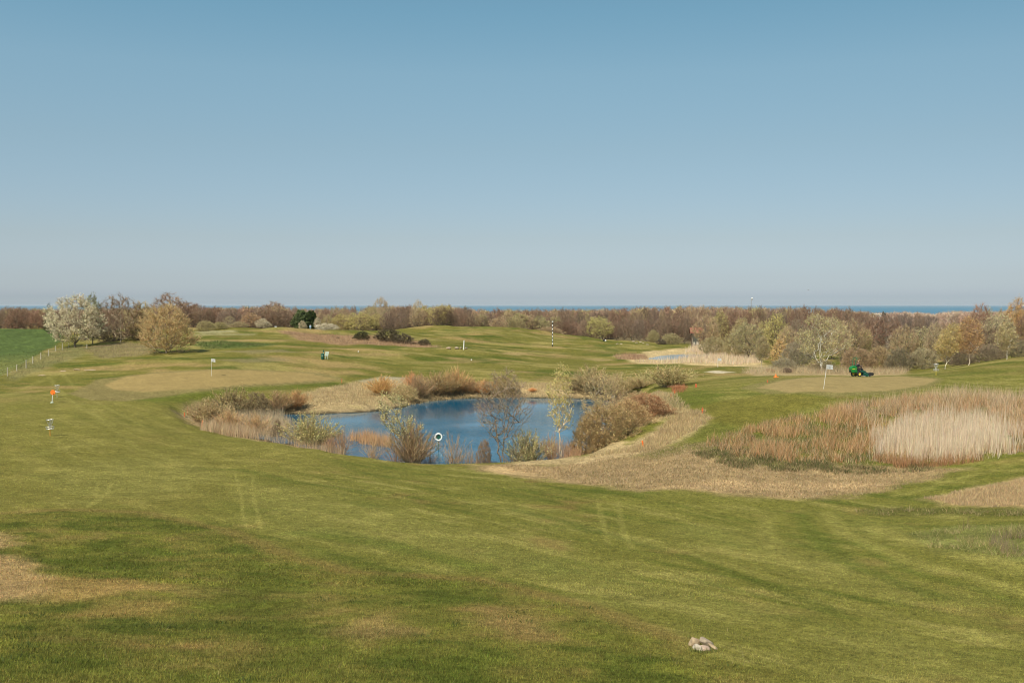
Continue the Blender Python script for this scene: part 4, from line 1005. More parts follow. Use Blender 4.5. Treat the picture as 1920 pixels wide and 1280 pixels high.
# ---- shrubs round the pond
def shrub(key, px, base, top, w, tw, lf, bark, label, name='shrub', cat='shrub', d=None, group=None, rz=None):
    P = hit(px, base, 30) if d is None else spot(px, d)
    far_ = P[1] > 100
    kh, kw = (1, 1) if not far_ else (1.2, 1.25) if key[:3] == 'fan' else ((1.08, 1.15) if key[:4] == 'bush' else (1, 1))
    return grow_at(name, key, P, max(top_height(px, top, P), .3) * kh, w / FPX * P[1] * kw, tw, lf, bark, label, cat, group, rz=rz)
g_ = 'shrubs around the pond'
STEM = (.20, .15, .09)
for key, px, base, top, w, tw, lf, bk, lab, d in [
    ('fanleaf0', 396, 802, 742, 84, (.23, .18, .10), (.25, .21, .12), STEM, 'olive grey bush at the left tip of the pond', 96),
    ('fanleaf2', 372, 792, 750, 40, (.22, .165, .10), (.22, .18, .10), STEM, 'thin tawny bush at the outermost left of the pond', 98),
    ('fanleaf1', 440, 778, 730, 76, (.19, .15, .085), (.19, .165, .085), STEM, 'brown olive bush on the far side of the left pond tip', 107),
    ('bush1', 482, 775, 738, 60, (.14, .11, .07), (.155, .13, .07), STEM, 'dark olive bush overhanging the left pond water', 106),
    ('fan0', 522, 775, 738, 58, (.20, .145, .085), BROWN, STEM, 'brown bush in the middle of the left far bank', 108),
    ('fan1', 556, 774, 735, 44, (.25, .15, .07), TAN, STEM, 'rusty brown bush at the right end of the left far bank', 109),
    ('bush2', 520, 812, 784, 26, (.16, .12, .085), (.16, .13, .08), STEM, 'small dark shrub on the near bank left of the big willow', 89),
    ('fanleaf0', 582, 826, 768, 104, (.23, .20, .10), (.25, .25, .105), (.22, .17, .10), 'big fanning willow with fresh pale green shoots', 84),
    ('thin2', 642, 840, 796, 52, (.23, .135, .08), RED, (.20, .12, .07), 'red brown twiggy shrub right of the fanning willow', 78.5),
    ('thin1', 620, 836, 806, 30, (.24, .14, .08), RED, (.20, .12, .07), 'low russet shrub at the foot of the fanning willow', 79.5),
    ('fan0', 772, 858, 785, 92, (.20, .15, .095), TAN, (.17, .13, .09), 'bare many stemmed shrub behind the lifebuoy on its left', 73.5),
    ('thin2', 742, 857, 822, 44, (.24, .14, .09), RED, (.2, .13, .09), 'low reddish shrub left of the many stemmed shrub', 73.8),
    ('thin1', 850, 858, 800, 68, (.25, .175, .11), TAN, (.2, .14, .09), 'thin tan shrub just right of the lifebuoy', 74),
    ('thin0', 806, 858, 830, 36, (.23, .16, .11), TAN, (.2, .14, .09), 'low wispy shrub behind the lifebuoy post', 74.3),
    ('bush0', 908, 857, 822, 32, (.18, .125, .085), (.18, .13, .08), STEM, 'small brown shrub left of the three stemmed alder', 73.5),
    ('thin1', 700, 850, 812, 46, (.28, .19, .10), TAN, STEM, 'low orange brown stems right of the shore stones', 76),
    ('thin2', 884, 857, 826, 34, (.26, .18, .11), TAN, STEM, 'low wispy tan shrub midway between the lifebuoy and the alder', 74),
    ('thin0', 962, 857, 818, 40, (.24, .18, .11), TAN, STEM, 'low tan shrub at the right foot of the alder', 73.8),
    ('bush1', 1178, 838, 748, 96, (.24, .175, .095), (.26, .19, .095), STEM, 'tan brown bush joining the big olive brown bush to the red brown one', 80),
    ('bush0', 1196, 800, 732, 80, (.24, .18, .11), (.25, .19, .11), STEM, 'pale brown thicket behind the red brown leafy bush', 93),
    ('fan2', 430, 806, 762, 60, (.30, .22, .13), PALE, STEM, 'straw coloured stems in the left pond tip', 93),
    ('fan1', 480, 806, 768, 60, (.30, .22, .13), PALE, STEM, 'straw coloured stems left of the small dark shrub', 91.5),
    ('thin2', 552, 818, 780, 40, (.27, .20, .12), TAN, STEM, 'tan stems between the small dark shrub and the fanning willow', 87),
    ('fanleaf1', 990, 855, 798, 86, (.22, .19, .11), (.24, .25, .12), STEM, 'grey green willow shrub right of the alder', 74),
    ('thin1', 1034, 855, 800, 46, (.25, .165, .095), TAN, (.22, .14, .085), 'rusty stemmed shrub at the foot of the yellow birch sapling', 74),
    ('thin2', 1072, 854, 815, 40, (.24, .15, .09), RED, (.22, .14, .085), 'low red stemmed shrub left of the big olive brown bush', 74.5),
    ('bush0', 1138, 850, 752, 132, (.20, .155, .085), (.24, .185, .085), STEM, 'big olive brown bush on the near right shore', 76),
    ('bush2', 1105, 852, 775, 76, (.20, .15, .085), (.24, .19, .09), STEM, 'lower left flank bush of the big olive brown bush', 74.5),
    ('bush1', 1212, 822, 736, 100, (.20, .12, .07), (.24, .135, .07), STEM, 'red brown leafy bush on the right shore', 84),
    ('bush0', 1248, 815, 768, 44, (.20, .13, .08), (.23, .14, .075), STEM, 'smaller russet bush right of the red brown leafy bush', 84),
    ('gorse', 1180, 838, 812, 28, (.08, .075, .05), (.075, .075, .04), STEM, 'small dark green bush at the foot of the big olive brown bush', 76.5),
    ('openbirch', 1132, 820, 700, 84, (.20, .17, .12), (.30, .24, .13), (.24, .2, .15), 'grey branching tree with sparse leaves above the big olive brown bush', 87),
    ('fan0', 1160, 790, 735, 60, (.25, .18, .115), TAN, STEM, 'pale twiggy shrub behind the red brown leafy bush', 96),
    # far bank
    ('fan1', 716, 758, 708, 54, (.31, .21, .085), OCHRE, (.26, .16, .06), 'round golden osier on the far bank', 120.5),
    ('bush1', 758, 762, 722, 52, (.25, .21, .12), (.30, .26, .14), STEM, 'pale green drooping willow right of the golden osier', 119.5),
    ('fan0', 787, 756, 706, 46, (.37, .27, .17), PALE, STEM, 'pale straw coloured shrub on the far bank', 122.5),
    ('fan1', 773, 752, 700, 30, (.33, .19, .10), TAN, STEM, 'rusty tipped shrub behind the pale straw coloured shrub', 126),
    ('fan2', 818, 752, 702, 60, (.23, .17, .09), TAN, STEM, 'olive brown shrub in the middle of the far bank', 125),
    ('fan0', 842, 750, 700, 40, (.24, .18, .09), TAN, STEM, 'brown shrub left of the upright orange shrub', 126),
    ('fan1', 858, 748, 694, 42, (.31, .21, .10), OCHRE, STEM, 'upright orange shrub on the far bank', 127),
    ('fan2', 884, 747, 712, 40, (.24, .165, .095), TAN, STEM, 'tawny shrub behind the alder', 127.5),
    ('fan1', 908, 747, 714, 40, (.31, .19, .085), OCHRE, STEM, 'orange brown shrub left of the alder crown', 127.5),
    ('bush2', 942, 746, 706, 58, (.21, .165, .10), (.22, .18, .10), STEM, 'grey brown shrub hidden by the alder crown', 128),
    ('fan0', 998, 744, 727, 17, (.36, .19, .07), OCHRE, STEM, 'tiny orange shrub on the straw far bank', 128.5),
    ('bush1', 1082, 747, 712, 42, (.12, .10, .065), (.14, .115, .065), STEM, 'dark brushy shrub right of the birch sapling crown', 128),
    ('fanleaf2', 1112, 747, 690, 70, (.22, .18, .10), (.24, .20, .11), STEM, 'tall olive willow at the right end of the far bank', 126),
    ('fanleaf0', 1158, 752, 704, 66, (.24, .20, .115), (.25, .21, .12), STEM, 'olive tan willow right of the tall olive willow', 122),
    ('fanleaf1', 1200, 750, 706, 56, (.25, .20, .115), (.25, .22, .12), STEM, 'pale olive willow thicket at the right pond end', 121),
    ('fanleaf1', 1252, 736, 688, 92, (.23, .19, .10), (.22, .21, .10), STEM, 'broad fan of green brown stems on the right bank', 113),
    ('fan2', 1272, 738, 722, 30, (.27, .15, .085), RED, (.26, .14, .085), 'low bright rust red stems below the broad fan', 108),
]:
    shrub(key, px, base, top, w, tw, lf, bk, lab, d=d, group=g_)
shrub('alder', 942, 857, 692, 112, (.17, .125, .085), (.22, .165, .09), (.12, .085, .065), 'bare three stemmed alder at the near shore', 'alder_tree', 'tree', d=73.5, rz=0.4)
shrub('sapling', 1052, 856, 682, 56, (.28, .22, .10), (.33, .275, .085), (.36, .28, .2), 'slim birch sapling with a yellow crown at the near shore', 'birch_tree', 'tree', d=74, rz=0)
shrub('leaner', 772, 858, 733, 84, (.24, .20, .12), (.30, .26, .11), (.34, .28, .2), 'sapling leaning left with olive leaf tufts by the lifebuoy', 'sapling', 'tree', d=74, rz=0)

# ------------------------------------------------------------------ reeds, straw and grass (nobody could count them)
br = np.random.default_rng(11)
def scatter(poly, n, rag=0.8, clump=0.0):
    xs = [p[0] for p in poly]; ys = [p[1] for p in poly]
    x = br.uniform(min(xs) - 1, max(xs) + 1, n * 3); y = br.uniform(min(ys) - 1, max(ys) + 1, n * 3)
    sd = poly_sd(x, y, poly) + rag * fbm(x / 1.4, y / 1.4, 15, 3)
    k = sd < 0
    if clump: k &= fbm(x / 1.3, y / 1.3, 19, 2) + br.normal(size=x.size) * .15 > clump
    x, y = x[k][:n], y[k][:n]
    return np.stack([x, y, ground(x, y)], 1)

class Blades:
    def __init__(s): s.V = []; s.C = []
    def add(s, P, h, w, col, lean=.18, wind=(.06, .02), hvar=.35, cvar=.2, hue=.05, taper=True):
        N = len(P)
        if N == 0: return
        hh = h * (1 - hvar + 2 * hvar * br.random(N)); a = br.random(N) * 6.283
        s_ = np.stack([np.cos(a), np.sin(a), np.zeros(N)], 1) * (w * (.6 + .8 * br.random(N)))[:, None] / 2
        D = np.stack([br.normal(size=N) * lean + wind[0], br.normal(size=N) * lean + wind[1], np.ones(N)], 1) * hh[:, None]
        b0 = P - np.array([0, 0, .02])
        s.V.append(np.stack([b0 - s_, b0 + s_, P + D], 1).reshape(-1, 3))
        c = np.asarray(col)
        c = (c[None] if c.ndim == 1 else c) * (1 - cvar + 2 * cvar * br.random((N, 1))) * (1 + hue * br.normal(size=(N, 3)))
        s.C.append(np.repeat(np.clip(c, .005, .9), 3, 0))
    def build(s, name, label):
        V = np.concatenate(s.V)
        o = kind(link(name, mesh_arrays(name, V, np.arange(len(V)).reshape(-1, 3), np.concatenate(s.C), None, M_BLADE)), 'stuff')
        o['label'] = label
        return o

b_ = Blades()
pale = hp([(1650, 822), (1690, 800), (1760, 790), (1850, 800), (1892, 815), (1885, 850), (1800, 866), (1700, 862), (1645, 848)], 40)
b_.add(scatter(pale, 11500, 2.6), 1.0, .026, (.72, .59, .43), lean=.10, wind=(.04, 0), hvar=.35, cvar=.28)
b_.add(scatter(hp([(1600, 830), (1650, 790), (1760, 772), (1900, 790), (1920, 850), (1780, 874), (1640, 866)], 40), 1500, 2.0, .05), 1.0, .024, (.66, .54, .39), lean=.14, wind=(.04, 0), hvar=.4, cvar=.3)
b_.build('pale_reeds', 'pale cream reed bed in the hollow on the right')
b_ = Blades()
tall = hp([(1310, 835), (1370, 815), (1450, 790), (1540, 772), (1640, 757), (1760, 748), (1930, 760), (1990, 800), (1960, 850), (1900, 845), (1890, 812), (1760, 795), (1650, 815), (1645, 850), (1720, 868), (1600, 872), (1480, 868), (1400, 860)], 40)
P = scatter(tall, 30000, 1.2, -.2)
cl = fbm(P[:, 0] / 2.6, P[:, 1] / 2.6, 23, 3)[:, None]
cn = cl + .25 * br.normal(size=cl.shape)
b_.add(P, .46 + .5 * np.clip(cl[:, 0] * 1.8, -.45, .6), .026, np.where(cn > .18, [[.56, .36, .19]], np.where(cn > -.1, [[.50, .27, .125]], np.where(cn > -.3, [[.58, .43, .27]], [[.20, .18, .08]]))), lean=.34, hvar=.5, cvar=.4)
P = scatter(tall, 9000, 1.2, .05)
b_.add(P, .42, .035, (.16, .17, .06), lean=.5, cvar=.4)
P = scatter(hp([(1560, 768), (1700, 748), (1800, 735), (1940, 745), (1960, 800), (1800, 790), (1640, 800)], 40), 9000, 1.0, -.1)
b_.add(P, .75, .024, (.58, .42, .27), lean=.25, hvar=.5, cvar=.35)
P = scatter(hp([(1640, 862), (1720, 872), (1840, 864), (1800, 874), (1690, 878)], 40), 3000, .6)
b_.add(P, .6, .02, (.40, .22, .11), lean=.18, cvar=.3)
P = scatter(hp([(1300, 850), (1360, 840), (1450, 850), (1560, 872), (1760, 868), (1740, 884), (1560, 888), (1400, 880), (1330, 870)], 40), 9000, .8, -.05)
b_.add(P, .24, .03, np.where(br.random((len(P), 1)) < .6, [[.11, .12, .042]], [[.22, .165, .085]]), lean=.6, cvar=.5)
b_.add(scatter(pale, 2600, 1.5), .75, .024, (.54, .36, .20), lean=.28, hvar=.5, cvar=.35)
b_.build('tall_dry_grass', 'rusty tall grass and dead stems filling the hollow on the right')
# straw on the banks and dry strips
b_ = Blades()
for poly, n, h, col, dm in [
    ([(930, 872), (1040, 876), (1130, 860), (1220, 840), (1330, 828), (1450, 850), (1720, 872), (1800, 882), (1640, 925), (1530, 934), (1200, 916), (1040, 898)], 26000, .11, (.38, .28, .155), 30),
    ([(1740, 935), (1830, 915), (1960, 888), (2000, 945), (1860, 950)], 11000, .13, (.48, .355, .20), 20),
    ([(1310, 770), (1280, 772), (1200, 835), (1100, 858), (1220, 845), (1300, 810), (1330, 785)], 9000, .30, (.46, .35, .19), 40),
    ([(1225, 735), (1260, 740), (1290, 768), (1235, 792), (1180, 790)], 5000, .35, (.47, .36, .20), 60),
    ([(560, 772), (548, 748), (600, 730), (680, 716), (760, 713), (900, 719), (1080, 719), (1100, 745), (900, 745), (740, 762)], 14000, .42, (.46, .35, .19), 100),
    ([(720, 862), (820, 859), (960, 858), (1090, 858), (1090, 864), (960, 866), (820, 867)], 5000, .16, (.42, .31, .16), 40),
    ([(150, 654), (230, 642), (290, 650), (290, 664), (190, 672)], 3200, .32, (.33, .25, .15), 110),
    ([(10, 706), (100, 656), (150, 652), (160, 662), (90, 688), (20, 714)], 2600, .3, (.27, .24, .11), 100),
    ([(1390, 699), (1440, 692), (1700, 694), (1700, 698.5), (1500, 699.5), (1420, 701)], 7000, .8, (.50, .39, .24), 112),
    ([(520, 622), (600, 629), (700, 631), (790, 641), (830, 652), (740, 648), (640, 647)], 6000, .6, (.42, .28, .17), 165),
]:
    b_.add(scatter(hp(poly, dm), n, .9), h, .03, col, lean=.4, cvar=.35)
stp = hp([(930, 872), (1040, 876), (1130, 860), (1330, 828), (1450, 850), (1720, 872), (1640, 925), (1530, 934), (1200, 916), (1040, 898)], 30)
b_.add(scatter(stp, 3200, .9, .12), .10, .035, (.17, .16, .06), lean=.7, cvar=.5)
b_.add(scatter(stp, 3000, .9, .08), .14, .03, (.27, .18, .09), lean=.6, cvar=.5)
b_.add(scatter(stp, 6000, .9, .0), .10, .03, (.52, .40, .25), lean=.7, cvar=.4)
b_.build('dry_grass', 'straw coloured dry grass on the banks and strips')
b_ = Blades()
for poly, n, h, col, dm in [
    ([(370, 806), (420, 800), (540, 806), (545, 826), (470, 822), (400, 812)], 7000, 1.05, (.60, .44, .27), 80),
    ([(650, 842), (690, 838), (740, 850), (730, 862), (680, 854)], 2600, .95, (.62, .37, .19), 60),
    ([(560, 822), (640, 836), (650, 846), (570, 834)], 1800, .8, (.48, .30, .16), 60),
    ([(1000, 850), (1090, 846), (1090, 860), (1000, 860)], 1500, .8, (.48, .29, .16), 60),
    ([(470, 812), (560, 824), (650, 846), (640, 856), (540, 834), (460, 822)], 3600, .75, (.54, .37, .21), 60),
    ([(390, 786), (530, 790), (530, 802), (400, 804)], 3000, 1.1, (.50, .38, .24), 80),
    ([(1260, 728), (1285, 726), (1285, 736), (1260, 738)], 700, .55, (.42, .18, .09), 80),
]:
    P = scatter(hp(poly, dm), n, .6)
    P[:, 2] = np.maximum(P[:, 2], WATER - .15)
    b_.add(P, h, .022, col, lean=.13, cvar=.3)
b_.build('shore_reeds', 'tawny reeds along the near shore of the pond')
b_ = Blades()
P = scatter(hp([(1280, 662), (1330, 652), (1400, 658), (1430, 680), (1370, 684), (1300, 682), (1240, 682), (1200, 680), (1190, 676), (1270, 676)], 160), 12000, .8)
b_.add(P, .85, .06, (.64, .51, .36), lean=.1, cvar=.25)
P = scatter([(x, y) for x, y in hp([(1285, 660), (1340, 650), (1400, 656), (1390, 662), (1320, 664)], 160)], 7000, .8)
b_.add(P, 1.25, .06, (.66, .53, .38), lean=.1, cvar=.2)
P = scatter(hp([(1150, 668), (1210, 666), (1215, 674), (1160, 674)], 160), 1500, .6)
b_.add(P, .6, .05, (.40, .26, .16), lean=.25, cvar=.3)
b_.build('straw_reeds', 'straw coloured reed bank around the far small pond')
# short turf near the camera
def turf(n, d0, d1, h, w):
    d = d0 * (d1 / d0) ** br.random(n); x = br.uniform(-.56, .56, n) * d
    P = np.stack([x, d, ground(x, d)], 1)
    c = _grid(cover.reshape(nr, nc, 3), x, d)
    return P, h, w, c
b_ = Blades()
for n, d0, d1, h, w in ((240000, 11.5, 24, .045, .013), (170000, 24, 46, .05, .024), (80000, 46, 80, .06, .04)):
    P, h, w, c = turf(n, d0, d1, h, w)
    inside = poly_sd(P[:, 0], P[:, 1], RP) < 0
    P2 = P[inside]; b_.add(P2, h * .85, w, c[inside] * 1.5, lean=.7, cvar=.65, hue=.08)
    b_.add(P[~inside], h * .7, w, c[~inside] * 1.5, lean=.7, cvar=.55)
pw = br.random(900); d = 12 * (70 / 12) ** br.random(900); x = br.uniform(-.55, .55, 900) * d
k = (poly_sd(x, d, RP) < 0) & (fbm(x / 3, d / 3, 77, 2) > .1)
for xx, dd_ in zip(x[k][:110], d[k][:110]):        # darker weed tufts in the rough
    m = 16
    px_ = xx + br.normal(size=m) * .11; py_ = dd_ + br.normal(size=m) * .09
    b_.add(np.stack([px_, py_, ground(px_, py_)], 1), .07, .022, C(.075, .10, .028), lean=.9, cvar=.5)
P = scatter(hp([(1700, 1000), (1800, 988), (1960, 988), (1960, 1058), (1880, 1042), (1760, 1028)], 15), 7000, .8, .06)
b_.add(P, .15, .016, np.where(br.random((len(P), 1)) < .7, [[.27, .26, .085]], [[.46, .35, .18]]), lean=.7, hvar=.6, cvar=.45)
P = scatter(hp([(1850, 1010), (1960, 1005), (1960, 1050), (1880, 1035)], 15), 2600, .4, .05)
b_.add(P, .45, .012, (.27, .2, .125), lean=.25, cvar=.3)
P = scatter(hp([(1600, 958), (1700, 951), (1960, 957), (1960, 968), (1760, 964), (1640, 966)], 15), 6000, .6, .02)
b_.add(P, .15, .018, np.where(br.random((len(P), 1)) < .6, [[.22, .215, .07]], [[.38, .29, .15]]), lean=.7, hvar=.6, cvar=.5)
x_, y_ = None, 12 * (45 / 12) ** br.random(2600); x_ = br.uniform(-.55, .55, 2600) * y_
kk = fbm(x_ / 1.5, y_ / 1.5, 78, 3) > .05
b_.add(np.stack([x_, y_, ground(x_, y_)], 1)[kk], .09, .012, np.where(br.random((int(kk.sum()), 1)) < .5, [[.33, .27, .13]], [[.17, .19, .05]]), lean=.7, cvar=.4)
for px_s, py_s, n_s in ((1298, 1220, 30), (1312, 1223, 34), (1325, 1223, 34), (1338, 1221, 26)):     # uncut grass round the stones
    q = hit(px_s, py_s, 8); x = q[0] + br.normal(size=n_s) * .06; y = q[1] - .02 + br.normal(size=n_s) * .03
    b_.add(np.stack([x, y, ground(x, y)], 1), .09, .012, C(.15, .17, .05), lean=.5, cvar=.5)
P = scatter(hp([(1805, 985), (1818, 985), (1818, 995), (1805, 995)], 15), 120, .1)
b_.add(P, .55, .012, (.20, .14, .09), lean=.2, cvar=.3)
b_.build('turf_grass', 'short mown grass blades of the near lawn')
# rank green growth left of the upper lawn, crops of the field
b_ = Blades()
P = scatter(hp([(365, 642), (420, 640), (520, 646), (470, 652), (385, 655)], 120), 3600, 1.5)
b_.add(P, .3, .06, np.where(fbm(P[:, 0] / 3, P[:, 1] / 2, 8, 2)[:, None] > 0, [[.13, .18, .05]], [[.18, .19, .07]]), lean=.6, cvar=.5)
fl = [p for p in FLD if True]
P = scatter([(max(p[0], -140), p[1]) for p in fl], 26000, .2)
t_ = smooth(150, 185, np.hypot(P[:, 0], P[:, 1]))
b_.add(P, .22, .09, mix(np.broadcast_to(C(.20, .19, .062), (len(P), 3)), C(.100, .125, .036), t_), lean=.5, cvar=.4)
b_.build('green_growth', 'lush green crop and rank growth on the left')
# ------------------------------------------------------------------ course furniture and people
M_WHITE = paint('white_paint', (.78, .78, .75), .45)
M_CLOTH = paint('flag_cloth', (.80, .80, .78), .8)
M_GREYMARK = paint('grey_print', (.38, .38, .40), .7)
M_BLACK = paint('black_paint', (.02, .02, .02), .5)
M_ORANGE = paint('orange_paint', (.85, .19, .02), .5)
M_REDOR = paint('faded_orange_paint', (.50, .13, .05), .6)
M_YELLOW = paint('yellow_paint', (.75, .55, .06), .5)
M_STEEL = paint('galvanised_steel', (.55, .54, .52), .4, .6)
M_DGREEN = paint('dark_green_paint', (.012, .085, .055), .5)
M_MGREEN = paint('mower_green', (.01, .19, .03), .35, 0, .08)
M_DECK = paint('deck_green', (.010, .075, .05), .45)
M_RUBBER = paint('tyre_rubber', (.025, .023, .022), .85)
M_WOODP = paint('weathered_wood', (.52, .46, .37), .9, 0, .25, 14)
M_DWOOD = paint('dark_timber', (.10, .07, .045), .9, 0, .25, 10)
M_SKIN = paint('skin', (.52, .30, .21), .6)
M_HAIR = paint('hair', (.10, .06, .03), .8)
M_DARKC = paint('black_clothing', (.028, .026, .034), .9)
M_BLUEC = paint('pale_blue_clothing', (.32, .47, .58), .9)
M_WHITEC = paint('white_clothing', (.66, .64, .60), .9)
M_TILE = paint('red_roof_tile', (.26, .10, .065), .85, 0, .3, 4)
M_PLASTER = paint('white_plaster', (.75, .73, .68), .9)
M_PALEG = paint('pale_green_board', (.52, .62, .52), .6)
M_ROPE = paint('rope', (.6, .55, .45), .9)

def stone_mat(name, c):
    m, nt, b = new_mat(name)
    tc = nt.nodes.new('ShaderNodeTexCoord')
    n1_ = nt.nodes.new('ShaderNodeTexNoise'); n1_.inputs['Scale'].default_value = 9; n1_.inputs['Detail'].default_value = 8
    n2_ = nt.nodes.new('ShaderNodeTexNoise'); n2_.inputs['Scale'].default_value = 60
    nt.links.new(tc.outputs['Object'], n1_.inputs['Vector']); nt.links.new(tc.outputs['Object'], n2_.inputs['Vector'])
    cr = nt.nodes.new('ShaderNodeValToRGB')
    cr.color_ramp.elements[0].position = .3; cr.color_ramp.elements[0].color = (*(x * .62 for x in c), 1)
    cr.color_ramp.elements[1].position = .7; cr.color_ramp.elements[1].color = (*(min(x * 1.2, .9) for x in c), 1)
    nt.links.new(n1_.outputs['Fac'], cr.inputs[0]); nt.links.new(cr.outputs[0], b.inputs['Base Color'])
    bp = nt.nodes.new('ShaderNodeBump'); bp.inputs['Strength'].default_value = .35; bp.inputs['Distance'].default_value = .01
    nt.links.new(n2_.outputs['Fac'], bp.inputs['Height']); nt.links.new(bp.outputs[0], b.inputs['Normal'])
    b.inputs['Roughness'].default_value = .9
    return m
M_SAND = stone_mat('sandy_stone', (.42, .31, .19))
M_TANST = stone_mat('tan_stone', (.38, .30, .21))
M_GREYST = stone_mat('whitish_stone', (.46, .39, .30))
M_PINKST = stone_mat('pinkish_stone', (.44, .32, .24))

class MB:
    def __init__(s): s.bm = bmesh.new()
    def tube(s, a, b, r, r2=None, seg=8):
        a, b = Vector(a), Vector(b); d = b - a
        q = d.to_track_quat('Z', 'Y').to_matrix().to_4x4()
        bmesh.ops.create_cone(s.bm, cap_ends=True, segments=seg, radius1=r, radius2=r if r2 is None else r2, depth=d.length,
                              matrix=Matrix.Translation((a + b) / 2) @ q); return s
    def path(s, pts, r, seg=8):
        for a, b in zip(pts[:-1], pts[1:]): s.tube(a, b, r, None, seg)
        for p in pts[1:-1]: s.ball(p, r, 1)
        return s
    def box(s, c, d, rot=None, bev=0.0):
        m = Matrix.Translation(c) @ (rot.to_4x4() if rot else Matrix()) @ Matrix.Diagonal((*d, 1))
        v = bmesh.ops.create_cube(s.bm, size=1, matrix=m)['verts']
        if bev:
            e = list({e for x in v for e in x.link_edges})
            bmesh.ops.bevel(s.bm, geom=e, offset=bev, segments=2, affect='EDGES', profile=.6)
        return s
    def ball(s, c, r, sub=2, sc_=(1, 1, 1)):
        bmesh.ops.create_icosphere(s.bm, subdivisions=sub, radius=r, matrix=Matrix.Translation(c) @ Matrix.Diagonal((*sc_, 1))); return s
    def lathe(s, prof, c=(0, 0, 0), seg=20, axis='Z'):
        rings = []
        for r, z in prof:
            ring = []
            for k in range(seg):
                a = 2 * math.pi * k / seg
                p = (r * math.cos(a), r * math.sin(a), z)
                if axis == 'Y': p = (p[0], p[2], p[1])
                if axis == 'X': p = (p[2], p[0], p[1])
                ring.append(s.bm.verts.new((p[0] + c[0], p[1] + c[1], p[2] + c[2])))
            rings.append(ring)
        for A_, B_ in zip(rings[:-1], rings[1:]):
            for k in range(seg):
                s.bm.faces.new((A_[k], A_[(k + 1) % seg], B_[(k + 1) % seg], B_[k]))
        return s
    def torus(s, c, R_, r, a0=0, a1=6.2832, seg=48, rs=12, axis='Y'):
        rings = []; full = abs(a1 - a0 - 6.2832) < .01
        for k in range(seg if full else seg + 1):
            a = a0 + (a1 - a0) * k / seg; ring = []
            for j in range(rs):
                b = 2 * math.pi * j / rs; rr_ = R_ + r * math.cos(b)
                p = (rr_ * math.cos(a), r * math.sin(b), rr_ * math.sin(a)) if axis == 'Y' else (rr_ * math.cos(a), rr_ * math.sin(a), r * math.sin(b))
                ring.append(s.bm.verts.new((p[0] + c[0], p[1] + c[1], p[2] + c[2])))
            rings.append(ring)
        n = len(rings)
        for k in range(n if full else n - 1):
            A_, B_ = rings[k], rings[(k + 1) % n]
            for j in range(rs): s.bm.faces.new((A_[j], A_[(j + 1) % rs], B_[(j + 1) % rs], B_[j]))
        if not full:
            s.bm.faces.new(rings[0]); s.bm.faces.new(rings[-1][::-1])
        return s
    def prism(s, pts, y0, y1):
        """an outline in x,z extruded along y"""
        a = [s.bm.verts.new((x, y0, z)) for x, z in pts]; b = [s.bm.verts.new((x, y1, z)) for x, z in pts]
        n = len(pts); s.bm.faces.new(a); s.bm.faces.new(b[::-1])
        for k in range(n): s.bm.faces.new((a[k], b[k], b[(k + 1) % n], a[(k + 1) % n]))
        return s
    def build(s, name, mat, parent=None, smooth_=True):
        bmesh.ops.recalc_face_normals(s.bm, faces=s.bm.faces)
        me = bpy.data.meshes.new(name); s.bm.to_mesh(me); s.bm.free()
        me.materials.append(mat)
        if smooth_:
            me.polygons.foreach_set('use_smooth', [True] * len(me.polygons))
            try: me.set_sharp_from_angle(angle=R(38))
            except Exception: pass
        return link(name, me, parent)

# ---- flags on the greens
def flag(px, base, top, label, lean=0.0, dmin=60, d=None, mark=True, fl=.5):
    P = hit(px, base, dmin) if d is None else spot(px, d)
    h = top_height(px, top, P)
    root = empty('golf_flag', tuple(P))
    MB().tube((0, 0, -.1), (lean * h, 0, h), .016 if P[1] < 140 else .022).build('pole', M_WHITE, root)
    me = bpy.data.meshes.new('flag_cloth'); bm = bmesh.new()
    NX, NZ = 8, 5; g = []
    for i in range(NX + 1):
        for j in range(NZ + 1):
            u, v = i / NX, j / NZ
            g.append(bm.verts.new((lean * h + .016 + u * fl, .05 * math.sin(u * 5) * u, h - .02 - fl * .75 * (1 - v) - .10 * u * (1.1 - .3 * v) * fl)))
    for i in range(NX):
        for j in range(NZ):
            a = i * (NZ + 1) + j; bm.faces.new((g[a], g[a + NZ + 1], g[a + NZ + 2], g[a + 1]))
    bmesh.ops.solidify(bm, geom=bm.faces[:], thickness=.004)
    bm.to_mesh(me); bm.free(); me.materials.append(M_CLOTH)
    cl_ = link('flag_cloth', me, root)
    if mark:
        m = MB(); m.torus((lean * h + fl * .5, -.02, h - fl * .46), fl * .14, .012, .6, 5.6, 20, 6); m.build('printed_mark', M_GREYMARK, cl_)
    MB().lathe([(.054, -.06), (.054, .012), (.06, .012), (.06, .004)], seg=16).build('cup', M_WHITE, root)
    return tag(root, label, 'flag', 'white flags of the golf holes')
flag(396.5, 704.5, 672, 'white flag on the broad tan green left of the pond')
flag(1544, 729, 683, 'white flag leaning on the green in front of the mower', lean=.13)
flag(1346, 688, 671, 'white flag by the straw reeds of the far small pond', dmin=110, mark=False)
flag(515, 618, 611, 'tiny white flag on the upper lawn before the wood', d=236, mark=False)

